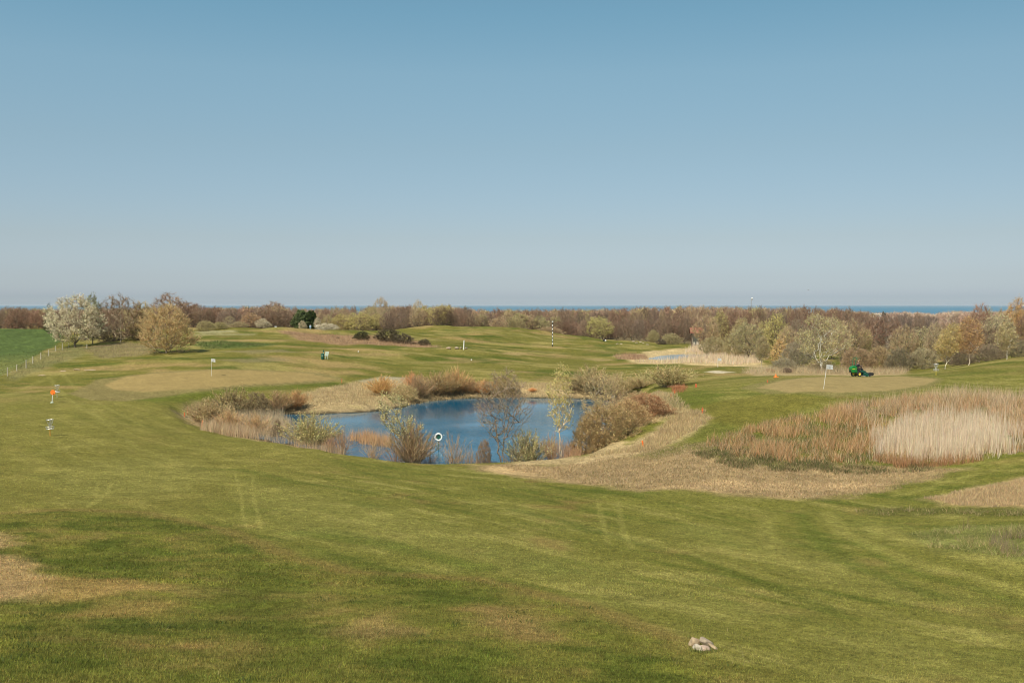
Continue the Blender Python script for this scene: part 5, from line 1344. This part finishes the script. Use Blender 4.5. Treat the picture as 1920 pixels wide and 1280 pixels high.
# ---- disc golf baskets
def basket(px, base, top, label, post, d=None, dmin=40):
    P = hit(px, base, dmin) if d is None else spot(px, d)
    h = top_height(px, top, P); root = empty('disc_golf_basket', tuple(P))
    s = h / 1.4
    MB().tube((0, 0, -.1), (0, 0, .62 * s), .03 * s).build('post', post, root)
    MB().tube((0, 0, .62 * s), (0, 0, 1.4 * s), .022 * s).build('upper_post', M_STEEL, root)
    m = MB()
    for z, r in ((.60, .30), (.78, .33), (.60, .15)): m.torus((0, 0, z * s), r * s, .012 * s, seg=28, rs=6, axis='Z')
    for k in range(20):
        a = 6.2832 * k / 20
        m.tube((.30 * s * math.cos(a), .30 * s * math.sin(a), .60 * s), (.33 * s * math.cos(a), .33 * s * math.sin(a), .78 * s), .006 * s, seg=4)
        m.tube((.02 * s * math.cos(a), .02 * s * math.sin(a), .60 * s), (.30 * s * math.cos(a), .30 * s * math.sin(a), .60 * s), .006 * s, seg=4)
    m.build('wire_basket', M_STEEL, root)
    m = MB(); m.torus((0, 0, 1.38 * s), .29 * s, .016 * s, seg=28, rs=6, axis='Z')
    for k in range(6):
        a = 6.2832 * k / 6; m.tube((0, 0, 1.38 * s), (.29 * s * math.cos(a), .29 * s * math.sin(a), 1.38 * s), .012 * s, seg=5)
    m.build('chain_ring', M_STEEL, root)
    m = MB()
    for k in range(14):
        a = 6.2832 * k / 14; c, n_ = math.cos(a), math.sin(a)
        pts = [(.27 * s * c, .27 * s * n_, 1.37 * s), (.20 * s * c, .20 * s * n_, 1.12 * s), (.12 * s * c, .12 * s * n_, .94 * s), (.035 * s * c, .035 * s * n_, .82 * s)]
        for p_, q_ in zip(pts[:-1], pts[1:]): m.tube(p_, q_, .007 * s, seg=4)
    m.build('chains', M_STEEL, root)
    return tag(root, label, 'disc basket', 'disc golf baskets')
basket(94, 817, 786, 'steel disc golf basket on an orange post on the left lawn', paint('orange_post', (.80, .33, .05), .5))
basket(1755, 704, 682, 'steel disc golf basket on a yellow post at the foot of the mown slope', M_YELLOW)
basket(107, 745, 722, 'faint steel disc golf basket behind the orange round sign', M_STEEL, dmin=80)

P = hit(97.5, 755, 60); h = top_height(100, 730, P)
root = empty('orange_sign', tuple(P))
MB().tube((0, 0, -.1), (.10, 0, h - .3), .035).build('post', M_WHITE, root)
MB().lathe([(0, -.012), (.25, -.012), (.26, 0), (.25, .012), (0, .012)], (.13, -.05, h - .29), 28, 'Y').build('disc', M_ORANGE, root)
MB().ball((.22, -.075, h - .42), .045, 1).build('hole_spot', M_BLACK, root)  # black ball stands in for the dark hole in the disc
MB().lathe([(.16, -.02), (.16, .05), (.05, .10), (0, .10)], seg=16).build('foot', M_PALEG, root)
tag(root, 'round orange sign on a white post on the left lawn', 'sign')

# ---- lifebuoy on its post
P = hit(822.5, 858.5, 60); h = top_height(821, 811, P); k_ = P[1] / FPX
root = empty('lifebuoy_post', tuple(P))
MB().box((0, 0, h * .5 - .1), (.07, .07, h * .95), bev=.008).build('post', M_DGREEN, root)
MB().prism([(-.17, h - .48), (.17, h - .48), (.22, h - .12), (-.22, h - .12)], -.06, -.03).build('backboard', M_DGREEN, root)
MB().box((0, -.1, h - .10), (.10, .12, .05), bev=.01).build('hook', M_BLACK, root)
tag(root, 'dark green post at the near shore carrying the lifebuoy', 'post')
zc = h - .345
lb = empty('lifebuoy', (P[0], P[1] - .10, P[2] + zc))
gap = .10
for k in range(4):
    a = R(45 + 6) + k * math.pi / 2
    MB().torus((0, 0, 0), .275, .072, a + gap / 2, a + math.pi / 2 - gap / 2, 14, 12).build('float_segment', M_WHITE, lb)
m = MB()
for k in range(4):
    a = R(45 + 6) + k * math.pi / 2; m.torus((0, 0, 0), .275, .0735, a - gap / 2, a + gap / 2, 3, 12)
m.build('strap_bands', M_GREYMARK, lb)
m = MB(); m.path([(.36, 0, .16), (.44, 0, .19), (.50, 0, .18)], .014, 6); m.path([(-.34, 0, .16), (-.44, 0, .15), (-.50, 0, .13)], .01, 6)
m.build('grab_rope', M_ROPE, lb)
tag(lb, 'white ring lifebuoy hanging on the green post', 'lifebuoy')

# ---- tee corner: bin, ball washer, sign
P = spot(605, 149)
root = empty('litter_bin', tuple(P))
MB().lathe([(0, 0), (.19, 0), (.24, .15), (.25, .70), (.22, .80)], seg=20).build('body', M_DGREEN, root)
MB().lathe([(.26, .80), (.26, .84), (.12, .96), (0, .97)], seg=20).build('lid', M_DGREEN, root)
MB().box((0, -.24, .62), (.26, .03, .07), bev=.01).build('opening', M_PALEG, root)
tag(root, 'dark green litter bin beside the tee sign', 'bin')
P = spot(606.8, 150)
root = empty('ball_washer', tuple(P))
MB().tube((0, 0, -.1), (0, 0, 1.02), .045).build('post', M_PALEG, root)
MB().box((0, 0, 1.12), (.24, .22, .26), bev=.05).build('head', M_DGREEN, root)
MB().tube((0, 0, 1.25), (0, 0, 1.36), .02).ball((0, 0, 1.37), .05, 1).build('handle', M_BLACK, root)
tag(root, 'dark green ball washer on a pale post between the bin and the sign', 'ball washer')
P = spot(612.5, 150)
root = empty('tee_sign', tuple(P), R(8))
rot = Matrix.Rotation(R(-38), 3, 'X')
for sx in (-.19, .17): MB().tube((sx, 0, -.1), (sx, 0, .62), .04, .035).build('leg', M_PALEG, root)
bd = MB().prism([(-.32, .52), (.24, .52), (.36, 1.10), (-.16, 1.10)], -.03, .03).build('board', M_PALEG, root)
MB().prism([(-.02, .72), (.05, .72), (.12, .92), (.02, .92)], -.038, -.031).build('mark', M_GREYMARK, bd)
MB().box((0, .02, .45), (.42, .03, .16)).build('crossbar', M_STEEL, root)
tag(root, 'pale slanted tee sign on two legs beside the green bin', 'sign')

# ---- posts
P = hit(870, 655.5, 168); h = top_height(870.5, 638.5, P)
P[0] -= .08
root = empty('white_post', tuple(P))
MB().tube((0, 0, -.5), (.10, 0, h), .10, .085, 10).build('shaft', M_WHITE, root)
MB().lathe([(0, 0), (.10, 0), (.09, .05), (0, .07)], (.10, 0, h), 12).build('cap', M_WHITE, root)
tag(root, 'plain white post rising behind the middle mound', 'post')
P = hit(1036, 650, 200); zb_ = at_depth(1036, 650, P[1])[2] - P[2]; ht = top_height(1036, 602, P)
root = empty('striped_pole', tuple(P))
rp_ = .10
MB().tube((0, 0, min(-.2, zb_ - .2)), (0, 0, max(zb_, .05)), rp_, None, 12).build('foot', M_BLACK, root)
n_b = 13; z0_ = max(zb_, .05); zt = ht - .32
mb_, mw_ = MB(), MB()
for k in range(n_b):
    a, c = z0_ + (zt - z0_) * k / n_b, z0_ + (zt - z0_) * (k + 1) / n_b
    (mb_ if k % 2 == 0 else mw_).tube((0, 0, a), (0, 0, c), rp_, None, 12)
mb_.build('black_bands', M_BLACK, root); mw_.build('white_bands', M_WHITE, root)
MB().lathe([(.05, zt), (.17, zt + .10), (.20, zt + .20), (.18, zt + .30), (0, zt + .34)], seg=14).build('cap', M_WHITE, root)
tag(root, 'tall black and white striped pole with a white cap', 'pole')

# ---- tee markers, tiny balls on the turf
for px, d, r, lab in ((672, 162, .11, 'small white tee ball above the middle left tee'), (884, 163, .12, 'small white tee ball on the mound before the white post'),
                      (1135.5, 0, .26, 'white ball marker at the foot of the far wood')):
    P = spot(px, d) if d else hit(px, 640, 200)
    o = MB().ball((0, 0, r * .8), r, 2).build('tee_marker', M_WHITE); o.location = tuple(P)
    tag(o, lab, 'tee marker', 'white tee markers')
o = MB().lathe([(.0, .0), (.35, 0), (.38, .35), (.2, .5), (0, .52)], seg=12).build('tee_box', M_BLACK)
o.location = tuple(hit(1132.5, 639.5, 200)); tag(o, 'dark box beside the white ball marker of the far wood', 'box')

# ---- orange stakes round the water
def stake(px, base, top, label, m=M_REDOR, lean=0.0, d=None, dmin=40, w=.05):
    P = hit(px, base, dmin) if d is None else spot(px, d)
    h = max(top_height(px, top, P), .25)
    root = empty('marker_stake', tuple(P))
    w *= .72
    me = MB().prism([(-w, -.15), (w, -.15), (w + lean * h, h * .86), (lean * h, h), (-w + lean * h, h * .86)], -w * .8, w * .8).build('stake_body', m, root, False)
    MB().box((lean * h * .55, 0, h * .52), (w * 2.3, w * 1.9, h * .10)).build('band', M_ORANGE if m is not M_ORANGE else M_REDOR, root)
    return tag(root, label, 'stake', 'orange stakes around the pond')
for px, b0, t0, lab, kw in [
    (351, 777, 761, 'thin orange stake on the lawn left of the pond tip', dict(lean=.1, w=.03)),
    (346, 781, 772, 'short orange stake stub left of the pond tip', dict(w=.06)),
    (377, 803, 786, 'orange stake in front of the left pond bush', dict(m=M_ORANGE, lean=.2, w=.06)),
    (641, 718.5, 709, 'orange stake at the right end of the left green', dict(dmin=100)),
    (573, 822, 814, 'orange stake at the foot of the fanning willow', dict(m=M_ORANGE, w=.08)),
    (669, 848, 836, 'leaning orange stake among the shore reeds', dict(m=M_ORANGE, lean=.5, w=.05)),
    (788, 864, 842, 'pinkish red stake left of the lifebuoy', dict(m=paint('pink_red_paint', (.75, .12, .10), .5), lean=.05, w=.035)),
    (1207, 837, 825, 'bright orange stake below the red brown leafy bush', dict(m=M_ORANGE, lean=-.25, w=.075)),
    (1317, 775, 763, 'rust orange stake on the right straw bank', dict(w=.075)),
    (1265, 738, 731, 'rust orange stake by the red stems on the right bank', dict(w=.07, dmin=90)),
    (1305, 726, 719, 'faint orange stake on the lawn right of the broad fan', dict(w=.12, dmin=90)),
    (1439, 717, 712, 'orange tape stub on the collar of the right green', dict(w=.06, dmin=90)),
    (1258, 745, 738, 'orange stake at the top of the right straw bank', dict(w=.05, dmin=90)),
]:
    stake(px, b0, t0, lab, **kw)
P = hit(1454.5, 707.5, 100); h = max(top_height(1454.5, 700.5, P), .35)
root = empty('traffic_cone', tuple(P))
MB().lathe([(.16, .03), (.05, h * .9), (.03, h * .9), (0, h * .9)], seg=18).build('cone', M_ORANGE, root)
MB().box((.05, 0, .02), (.5, .42, .06), bev=.01).build('base', M_ORANGE, root)
tag(root, 'orange cone at the left edge of the right green', 'cone')

# ---- fence along the field
A0, A1 = hit(14, 705, 80), hit(118, 651, 120)
fr = empty('field_fence', tuple(A0))
tops = []
for px, b0, t0 in [(-12, 718, 697), (14, 705, 688.5), (31.5, 697, 683), (49, 690, 674), (61.5, 682, 668), (76.5, 674, 661), (91, 667, 655.5), (104, 658, 648), (117, 656, 643), (129, 652, 645), (163, 654, 647)]:
    P = hit(px, b0, 80); h = min(max(top_height(px, t0, P), .8), 1.4)
    a = P - A0
    MB().tube((a[0], a[1], a[2] - .2), (a[0] + .02, a[1], a[2] + h), .065, .055, 7).build('fence_post', M_WOODP, fr)
    tops.append(Vector((a[0], a[1], a[2] + h)))
for dz in (-.12, -.42, -.72):
    m = MB()
    for p_, q_ in zip(tops[:-1], tops[1:]): m.tube(p_ + Vector((.05, 0, dz)), q_ + Vector((.05, 0, dz)), .006, None, 4)
    m.build('wire', M_STEEL, fr)
tag(fr, 'weathered post and wire fence along the green field', 'fence')

# ---- stones
def stone(P, size, m, label, seed, rot=0.0, rz=None, dz=0.0, grp=None, facets=True):
    rng = np.random.default_rng(seed); bm = bmesh.new()
    bmesh.ops.create_icosphere(bm, subdivisions=4, radius=1)
    pl = rng.normal(size=(9, 3)); pl /= np.linalg.norm(pl, axis=1, keepdims=True); ofs = rng.uniform(.62, .92, 9)
    for v in bm.verts:
        p = np.array(v.co)
        if facets:
            for n_, o_ in zip(pl, ofs):
                e = p @ n_ - o_
                if e > 0: p = p - n_ * e * .85
        p = p * (1 + .05 * math.sin(4 * p[0] + seed) * math.sin(5 * p[1]) + .02 * rng.normal() * .4)
        v.co = p * size
    me = bpy.data.meshes.new('stone'); bm.to_mesh(me); bm.free(); me.materials.append(m)
    me.polygons.foreach_set('use_smooth', [True] * len(me.polygons))
    o = link('stone', me); o.location = (P[0], P[1], P[2] + dz); o.rotation_euler = (0, rot, seed if rz is None else rz)
    return tag(o, label, 'stone', grp)
Q = lambda px, py: hit(px, py, 8)
g1 = 'stones lying on the near lawn'
P = Q(1303, 1212); u = P[1] / FPX
stone(P + [0, .10, 0], (14 * u, 11 * u, 13 * u), M_SAND, 'rounded sandy stone at the back left of the lawn stones', 1, dz=2.5 * u, grp=g1)
P = Q(1308, 1217); stone(P, (13 * u, 8 * u, 9 * u), M_GREYST, 'whitish stone in front of the rounded sandy one', 2, dz=1 * u, grp=g1)
P = Q(1320, 1218); stone(P, (13 * u, 9 * u, 8 * u), M_PINKST, 'pinkish low stone at the front of the lawn stones', 3, dz=1 * u, grp=g1)
P = Q(1324, 1213); stone(P + [0, .02, 0], (17 * u, 11 * u, 8.5 * u), M_TANST, 'flat tan slab tilted on top of the lawn stones', 4, rot=.5, rz=.15, dz=8 * u, grp=g1)
P = Q(1337, 1216); stone(P, (11 * u, 6 * u, 3.6 * u), M_SAND, 'thin stone flake at the right of the lawn stones', 5, rot=.55, rz=-.1, dz=3.5 * u, grp=g1)
g2 = 'stones on the near pond shore'
for px, py, w, lab, m, sd in ((654, 843, 6, 'small pale stone left among the shore reeds', M_GREYST, 11), (692, 848, 8, 'larger pale stone by the leaning orange stake', M_GREYST, 12), (702, 851, 6, 'sandy stone beside the larger pale shore stone', M_SAND, 13)):
    P = Q(px, py + 3); u = P[1] / FPX; stone(P, (w * u, w * .7 * u, w * .6 * u), m, lab, sd, dz=w * .35 * u, grp=g2)
g3 = 'pale boulders along the far fairway'
for k, (px, py, w, lab) in enumerate([(1157, 645, 4, 'leftmost faint boulder on the far fairway rise'), (1165, 645, 3.5, 'second faint boulder on the far fairway rise'), (1188, 641, 4, 'pale boulder at the left of the far boulder row'),
                                      (1194, 643.5, 3.5, 'low pale boulder in the far boulder row'), (1201, 641.5, 3.5, 'middle pale boulder in the far boulder row'), (1206, 644, 2.6, 'small boulder near the right of the far boulder row'),
                                      (1214, 646.5, 4, 'brightest boulder at the right of the far boulder row')]):
    P = hit(px, py, 200); u = P[1] / FPX; stone(P, (w * u, w * .7 * u, w * .36 * u), M_TANST, lab, 20 + k, dz=0, grp=g3)
g4 = 'pale rocks by the white post'
for k, (px, w, hh, lab) in enumerate([(841, 6, 2.6, 'pinkish pale rock farthest left of the white post'), (856, 4.5, 2.6, 'pale rock left of the white post'), (864, 3.4, 2.0, 'small pale rock touching the left of the white post'), (874, 4, 1.8, 'low pale rock at the right foot of the white post')]):
    P = hit(px, 654.5, 168); u = P[1] / FPX
    zt_ = at_depth(px, 651.5, P[1])[2]; P[2] = max(P[2], zt_ - hh * u * .4)
    stone(P, (w * u, w * .6 * u, hh * u), M_PINKST if k == 0 else M_TANST, lab, 40 + k, dz=0, grp=g4)
for k, (px, py, w) in enumerate([(78, 704, 8), (118, 696, 8), (144, 693.5, 8), (170, 694, 12)]):
    P = hit(px, py, 90); u = P[1] / FPX
    stone(P, (w * u, w * u * .8, .10), M_SAND, ['flat pale stone patch nearest the fence', 'flat pale stone slab second from the fence', 'flat pale stone slab third from the fence', 'long flat stone slab farthest from the fence'][k], 60 + k, grp='flat stones in the left lawn')

# ---- people
def body(name, joints, edges, rad, m, parent):
    me = bpy.data.meshes.new(name); me.from_pydata([tuple(j) for j in joints], edges, []); me.update()
    o = link(name, me, parent)
    sk = o.modifiers.new('skin', 'SKIN'); sk.use_smooth_shade = True
    lay = me.skin_vertices[0] if me.skin_vertices else None
    if lay is None:
        bm = bmesh.new(); bm.from_mesh(me); bm.verts.layers.skin.verify(); bm.to_mesh(me); bm.free(); lay = me.skin_vertices[0]
    for k, r in enumerate(rad):
        lay.data[k].radius = (r, r) if not isinstance(r, tuple) else r
        lay.data[k].use_root = (k == 0)
    sb = o.modifiers.new('sub', 'SUBSURF'); sb.levels = 2; sb.render_levels = 2
    me.materials.append(m)
    return o
def person(loc, rz, pose, top_m, leg_m, label, scale=1.0, hair=M_HAIR):
    J = pose
    names = list(J); ix = {n_: i for i, n_ in enumerate(names)}
    E = [('pelvis', 'waist'), ('waist', 'chest'), ('chest', 'neck'), ('neck', 'head'), ('head', 'crown')]
    for s in 'LR':
        E += [('chest', 'sh' + s), ('sh' + s, 'el' + s), ('el' + s, 'wr' + s), ('wr' + s, 'hd' + s), ('pelvis', 'hip' + s), ('hip' + s, 'kn' + s), ('kn' + s, 'an' + s), ('an' + s, 'to' + s)]
    rad = dict(pelvis=.13, waist=.12, chest=.14, neck=.055, head=.092, crown=.075)
    for s in 'LR': rad.update({'sh' + s: .062, 'el' + s: .043, 'wr' + s: .03, 'hd' + s: .03, 'hip' + s: .085, 'kn' + s: .058, 'an' + s: .04, 'to' + s: .035})
    root = empty('person', tuple(loc), rz); root.scale = (scale,) * 3
    bo = body('body', [J[n_] for n_ in names], [(ix[a], ix[b]) for a, b in E], [rad[n_] for n_ in names], M_SKIN, root)
    # fingers, nose and ears as small lumps of the head and hands
    def sub(nm, keys, edges, grow, m):
        i2 = {n_: i for i, n_ in enumerate(keys)}
        return body(nm, [J[n_] for n_ in keys], [(i2[a], i2[b]) for a, b in edges], [rad[n_] + grow for n_ in keys], m, root)
    tk = ['chest', 'waist', 'pelvis', 'shL', 'elL', 'wrL', 'shR', 'elR', 'wrR']
    sub('jacket', tk, [e for e in E if e[0] in tk and e[1] in tk], .022, top_m)
    lk = ['pelvis', 'hipL', 'knL', 'anL', 'hipR', 'knR', 'anR']
    sub('trousers', lk, [e for e in E if e[0] in lk and e[1] in lk], .018, leg_m)
    h_ = Vector(J['head']); c_ = Vector(J['crown']); f_ = Vector(J.get('face', (0, -1, 0)))
    MB().ball(h_ + (c_ - h_) * .75 - f_ * .02, .105, 2, (1, 1.05, .78)).build('hair', hair, root)
    fm = MB(); fm.ball(h_ + f_ * .105 + (c_ - h_) * .15, .018, 1); side = f_.cross(Vector((0, 0, 1)))
    for s in (-1, 1): fm.ball(h_ + side * s * .098 + (c_ - h_) * .2, .022, 1, (.6, 1, 1.4))
    fm.build('nose_and_ears', M_SKIN, root)
    em = MB()
    for s in (-1, 1): em.ball(h_ + f_ * .092 + side * s * .035 + (c_ - h_) * .38, .011, 1)
    em.build('eyes', M_BLACK, root)
    hm = MB()
    for s in 'LR':
        hd, wr_ = Vector(J['hd' + s]), Vector(J['wr' + s]); dr = (hd - wr_).normalized(); sd_ = dr.cross(Vector((0, 0, 1)))
        sd_ = sd_.normalized() if sd_.length > .01 else Vector((1, 0, 0))
        for q_ in range(4):
            b0 = hd + sd_ * (q_ - 1.5) * .018; hm.path([b0, b0 + dr * (.045 - .004 * abs(q_ - 1.5)), b0 + dr * .06 + Vector((0, 0, -.028))], .0085, 6)
        hm.path([wr_ + dr * .03 + sd_ * .03, wr_ + dr * .06 + sd_ * .055, wr_ + dr * .09 + sd_ * .05], .01, 6)
    hm.build('fingers', M_SKIN, root)
    sm = MB()
    for s in 'LR':
        a, t_ = Vector(J['an' + s]), Vector(J['to' + s]); sm.tube(a - (t_ - a) * .3 - Vector((0, 0, .03)), t_ - Vector((0, 0, .01)), .055, .045, 8)
    sm.build('shoes', M_BLACK, root)
    return tag(root, label, 'person')
stand = dict(pelvis=(0, 0, .95), waist=(0, .01, 1.1), chest=(0, .01, 1.33), neck=(0, 0, 1.5), head=(0, -.02, 1.61), crown=(0, -.01, 1.70), face=(0, -1, 0))
for s, k in (('L', 1), ('R', -1)):
    stand.update({'sh' + s: (k * .19, .01, 1.42), 'el' + s: (k * .24, .03, 1.15), 'wr' + s: (k * .22, -.10, .93), 'hd' + s: (k * .21, -.14, .86), 'hip' + s: (k * .10, 0, .90), 'kn' + s: (k * .11, -.02, .49), 'an' + s: (k * .12, .03, .08), 'to' + s: (k * .14, -.13, .05)})
face_j = {k: v for k, v in stand.items() if k != 'face'}
class Pose(dict): pass
def pose_of(d):
    p = Pose({k: v for k, v in d.items() if k != 'face'}); return p
_op = person
def make_person(loc, rz, d, *a, **kw):
    fc_ = d.get('face', (0, -1, 0)); p = pose_of(d)
    p_get = p.get
    p.get = lambda k, dflt=None: fc_ if k == 'face' else p_get(k, dflt)
    return _op(loc, rz, p, *a, **kw)
make_person(spot(582, 262), R(160), stand, M_BLUEC, M_BLUEC, 'person in pale blue standing before the dark evergreens')
make_person(spot(594, 256), R(20), stand, M_WHITEC, M_DARKC, 'person in a white top beside the round white blossoming bush')

# ---- the greens mower with its driver; it faces +x
P = hit(1612, 705.5, 90)
MW = empty('greens_mower', (P[0], P[1], P[2]), R(4)); MW.scale = (.90, 1.0, 1.15)
def wheel(x, y, r, w):
    t_ = MB().lathe([(r * .55, -w / 2), (r * .92, -w / 2), (r, -w * .32), (r, w * .32), (r * .92, w / 2), (r * .55, w / 2)], (x, y, r), 24, 'Y').build('tyre', M_RUBBER, MW)
    MB().lathe([(0, -w * .30), (r * .30, -w * .34), (r * .56, -w * .42), (r * .56, w * .42), (r * .3, w * .34), (0, w * .3)], (x, y, r), 20, 'Y').build('rim', M_YELLOW, t_)
wheel(-.85, 0, .27, .24)
for y in (-.5, .5): wheel(-.30, y, .26, .24)
MB().box((-.35, 0, .42), (1.25, .62, .16), bev=.03).build('chassis', M_DECK, MW)
hood = MB().prism([(-1.18, .42), (-.50, .42), (-.52, .92), (-.66, 1.02), (-1.02, .96), (-1.20, .78)], -.36, .36).build('hood', M_MGREEN, MW)
MB().box((-.86, -.365, .72), (.5, .012, .05)).build('stripe', M_YELLOW, hood)
MB().box((-1.16, 0, .50), (.12, .5, .22), bev=.02).build('rear_guard', M_BLACK, MW)
MB().prism([(-.50, .52), (-.02, .50), (-.02, .60), (-.46, .66), (-.56, 1.08), (-.66, 1.06), (-.58, .6)], -.25, .25).build('seat', M_RUBBER, MW)
m = MB()
for y in (-.40, .40):
    m.path([(-.72, y, .5), (-.72, y, 1.45), (-.66, y * .96, 1.68), (-.52, y * .85, 1.78)], .035)
m.path([(-.52, -.34, 1.78), (-.45, 0, 1.80), (-.52, .34, 1.78)], .035)
m.path([(-.72, -.40, 1.44), (-.3, -.38, 1.84), (.02, -.2, 1.78), (.05, 0, 1.6)], .02)
m.build('roll_bar', paint('roll_bar_green', (.03, .16, .07), .5), MW)
MB().prism([(-.05, .44), (.55, .42), (.60, .52), (.2, .60), (.10, .60)], -.42, .42).build('footplate', M_DECK, MW)
col_ = MB().tube((.34, 0, .5), (.16, 0, .98), .035).build('steering_column', M_BLACK, MW)
sw = MB(); sw.torus((0, 0, 0), .17, .018, seg=24, rs=8, axis='Z'); sw.tube((-.16, 0, 0), (.16, 0, 0), .012); sw.tube((0, -.16, 0), (0, .16, 0), .012)
swo = sw.build('steering_wheel', M_BLACK, MW); swo.location = (.14, 0, 1.0); swo.rotation_euler = (0, R(-22), 0)
for x, y, lw in ((.42, -.72, .62), (.42, .72, .62), (1.02, 0, .66)):
    un = MB().prism([(x - .22, .10), (x + .18, .08), (x + .24, .22), (x + .10, .34), (x - .16, .34), (x - .26, .24)], y - lw / 2, y + lw / 2).build('cutting_unit', M_DECK, MW)
    MB().prism([(x + .22, .10), (x + .52, .10), (x + .60, .26), (x + .52, .36), (x + .24, .34)], y - lw / 2 - .02, y + lw / 2 + .02).build('grass_box', M_RUBBER, un)
    MB().tube((x - .24, y - lw / 2, .06), (x - .24, y + lw / 2, .06), .06, None, 12).tube((x + .2, y - lw / 2, .06), (x + .2, y + lw / 2, .06), .05, None, 12).build('roller', M_STEEL, un)
    MB().tube((x, y, .3), (max(x - .45, .1), y * .5, .48), .03).build('lift_arm', M_DECK, MW)
tag(MW, 'green ride on greens mower with a roll bar behind the right green', 'mower')
drive = dict(pelvis=(-.30, 0, .72), waist=(-.30, 0, .86), chest=(-.22, 0, 1.08), neck=(-.16, 0, 1.26), head=(-.12, 0, 1.37), crown=(-.12, 0, 1.46), face=(1, 0, -.1))
for s, k in (('L', 1), ('R', -1)):
    drive.update({'sh' + s: (-.20, k * .19, 1.17), 'el' + s: (-.08, k * .26, .95), 'wr' + s: (.08, k * .17, 1.02), 'hd' + s: (.12, k * .15, 1.03), 'hip' + s: (-.24, k * .10, .70), 'kn' + s: (.16, k * .15, .78), 'an' + s: (.30, k * .15, .44), 'to' + s: (.46, k * .15, .46)})
make_person((P[0], P[1], P[2]), R(4), drive, M_DARKC, M_DARKC, 'person in black clothes driving the green mower', hair=paint('fair_hair', (.42, .28, .17), .8), scale=1.13)

# ---- far buildings, mast, bird
P = spot(1303, 262)
sh_ = empty('shelter', tuple(P))
zr = top_height(1303, 624.5, P); zt_ = top_height(1303, 615, P); u = P[1] / FPX
x0, x1, dep = -6 * u, 12 * u, 14 * u
for x in (x0 + .3, x1 - .3):
    for y in (0, dep): MB().box((x, y, zr / 2), (.22, .22, zr)).build('post', M_DWOOD, sh_)
MB().prism([(0, zr), (dep / 2 + 0, zt_), (dep, zr), (dep, zr + .12), (dep / 2, zt_ + .12), (0, zr + .12)], x0 - .4, x1 + .4).build('roof', M_TILE, sh_)
sh_.children[-1].rotation_euler = (0, 0, R(90)); sh_.children[-1].location = (0, 0, 0)
sh_.children[-1].scale = (1, -1, 1)
MB().box(((x0 + x1) / 2, dep - .15, zr * .5), (x1 - x0 - .8, .12, zr * .96)).build('back_wall', M_WOODP, sh_)
MB().box(((x0 + x1) / 2 + .3, dep * .4, .45), ((x1 - x0) * .6, .5, .08)).build('bench', M_DWOOD, sh_)
tag(sh_, 'small open shelter with a red roof at the edge of the right copse', 'shelter')

def house(px, d, base_py, w, h, rf, label, wall_m=M_PLASTER, roof_m=M_TILE):
    P = spot(px, d); zb = at_depth(px, base_py, d)[2]
    r_ = empty('house', (P[0], P[1], P[2])); top_z = zb - P[2]
    MB().box((0, 0, top_z / 2), (w, w * .5, top_z)).build('wall', wall_m, r_, False)
    m = MB().prism([(-w * .27, top_z), (w * .27, top_z), (0, top_z + rf)], -w * .53, w * .53).build('roof', roof_m, r_, False)
    m.rotation_euler = (0, 0, R(90))
    mw = MB()
    for k in range(4): MB().box((-w * .36 + w * .24 * k, -w * .252, top_z - h * .5), (w * .10, .1, h * .4)).build('window', M_BLACK, r_, False)
    return tag(r_, label, 'house')
house(1647, 700, 590.5, 7, 5, 1.2, 'white house left of the dark round tree near the coast', roof_m=M_GREYST)
house(1673, 720, 596, 5, 4, .8, 'small white house right of the dark round tree near the coast', roof_m=M_GREYST)
tree_px('evergreen', 1657, 690, 586, 15, (.03, .045, .03), (.028, .045, .028), BARKD, 'dark round tree beside the white house near the coast', 'evergreen_tree')
P = spot(1408, 1000); zt_ = top_height(1408, 560, P)
ma = empty('mast', tuple(P))
MB().tube((0, 0, 0), (0, 0, zt_), .55, .35, 10).build('shaft', M_STEEL, ma)
MB().ball((.9, 0, zt_ + .3), .9, 2).build('dome', M_WHITE, ma)
MB().tube((-.6, 0, zt_ - 1.2), (1.6, 0, zt_ - 1.2), .22).tube((.9, 0, zt_ - 1.2), (.9, 0, zt_ - .5), .25).build('bracket', M_STEEL, ma)
tag(ma, 'slim mast with a white dome on the skyline', 'mast')
p = at_depth(1515.5, 543, 260)
bi = empty('bird', tuple(p))
MB().ball((0, 0, 0), .09, 2, (2.6, 1, .9)).ball((.24, 0, .03), .055, 1).build('body', M_GREYMARK, bi)
m = MB()
for s in (-1, 1): m.prism([(-.06, 0), (.10, 0), (.05, .03)], s * .05, s * .05 + s * .32)
m.build('wings', M_GREYMARK, bi)
tag(bi, 'small gull high in the sky over the right copse', 'bird')

# ------------------------------------------------------------------ the air over land and sea
hz = bmesh.new()
bmesh.ops.create_cube(hz, size=1, matrix=Matrix.Translation((0, 46000, -22)) @ Matrix.Diagonal((124000, 92400, 64, 1)))
me = bpy.data.meshes.new('haze'); hz.to_mesh(me); hz.free()
hm_ = bpy.data.materials.new('haze_air'); hm_.use_nodes = True
nt = hm_.node_tree; nt.nodes.remove(nt.nodes['Principled BSDF'])
pv = nt.nodes.new('ShaderNodeVolumePrincipled'); pv.inputs['Density'].default_value = 2.4e-5
pv.inputs['Color'].default_value = (.80, .88, .97, 1); pv.inputs['Anisotropy'].default_value = 0.0
nt.links.new(pv.outputs[0], nt.nodes['Material Output'].inputs['Volume'])
me.materials.append(hm_)
kind(link('haze', me), 'stuff')
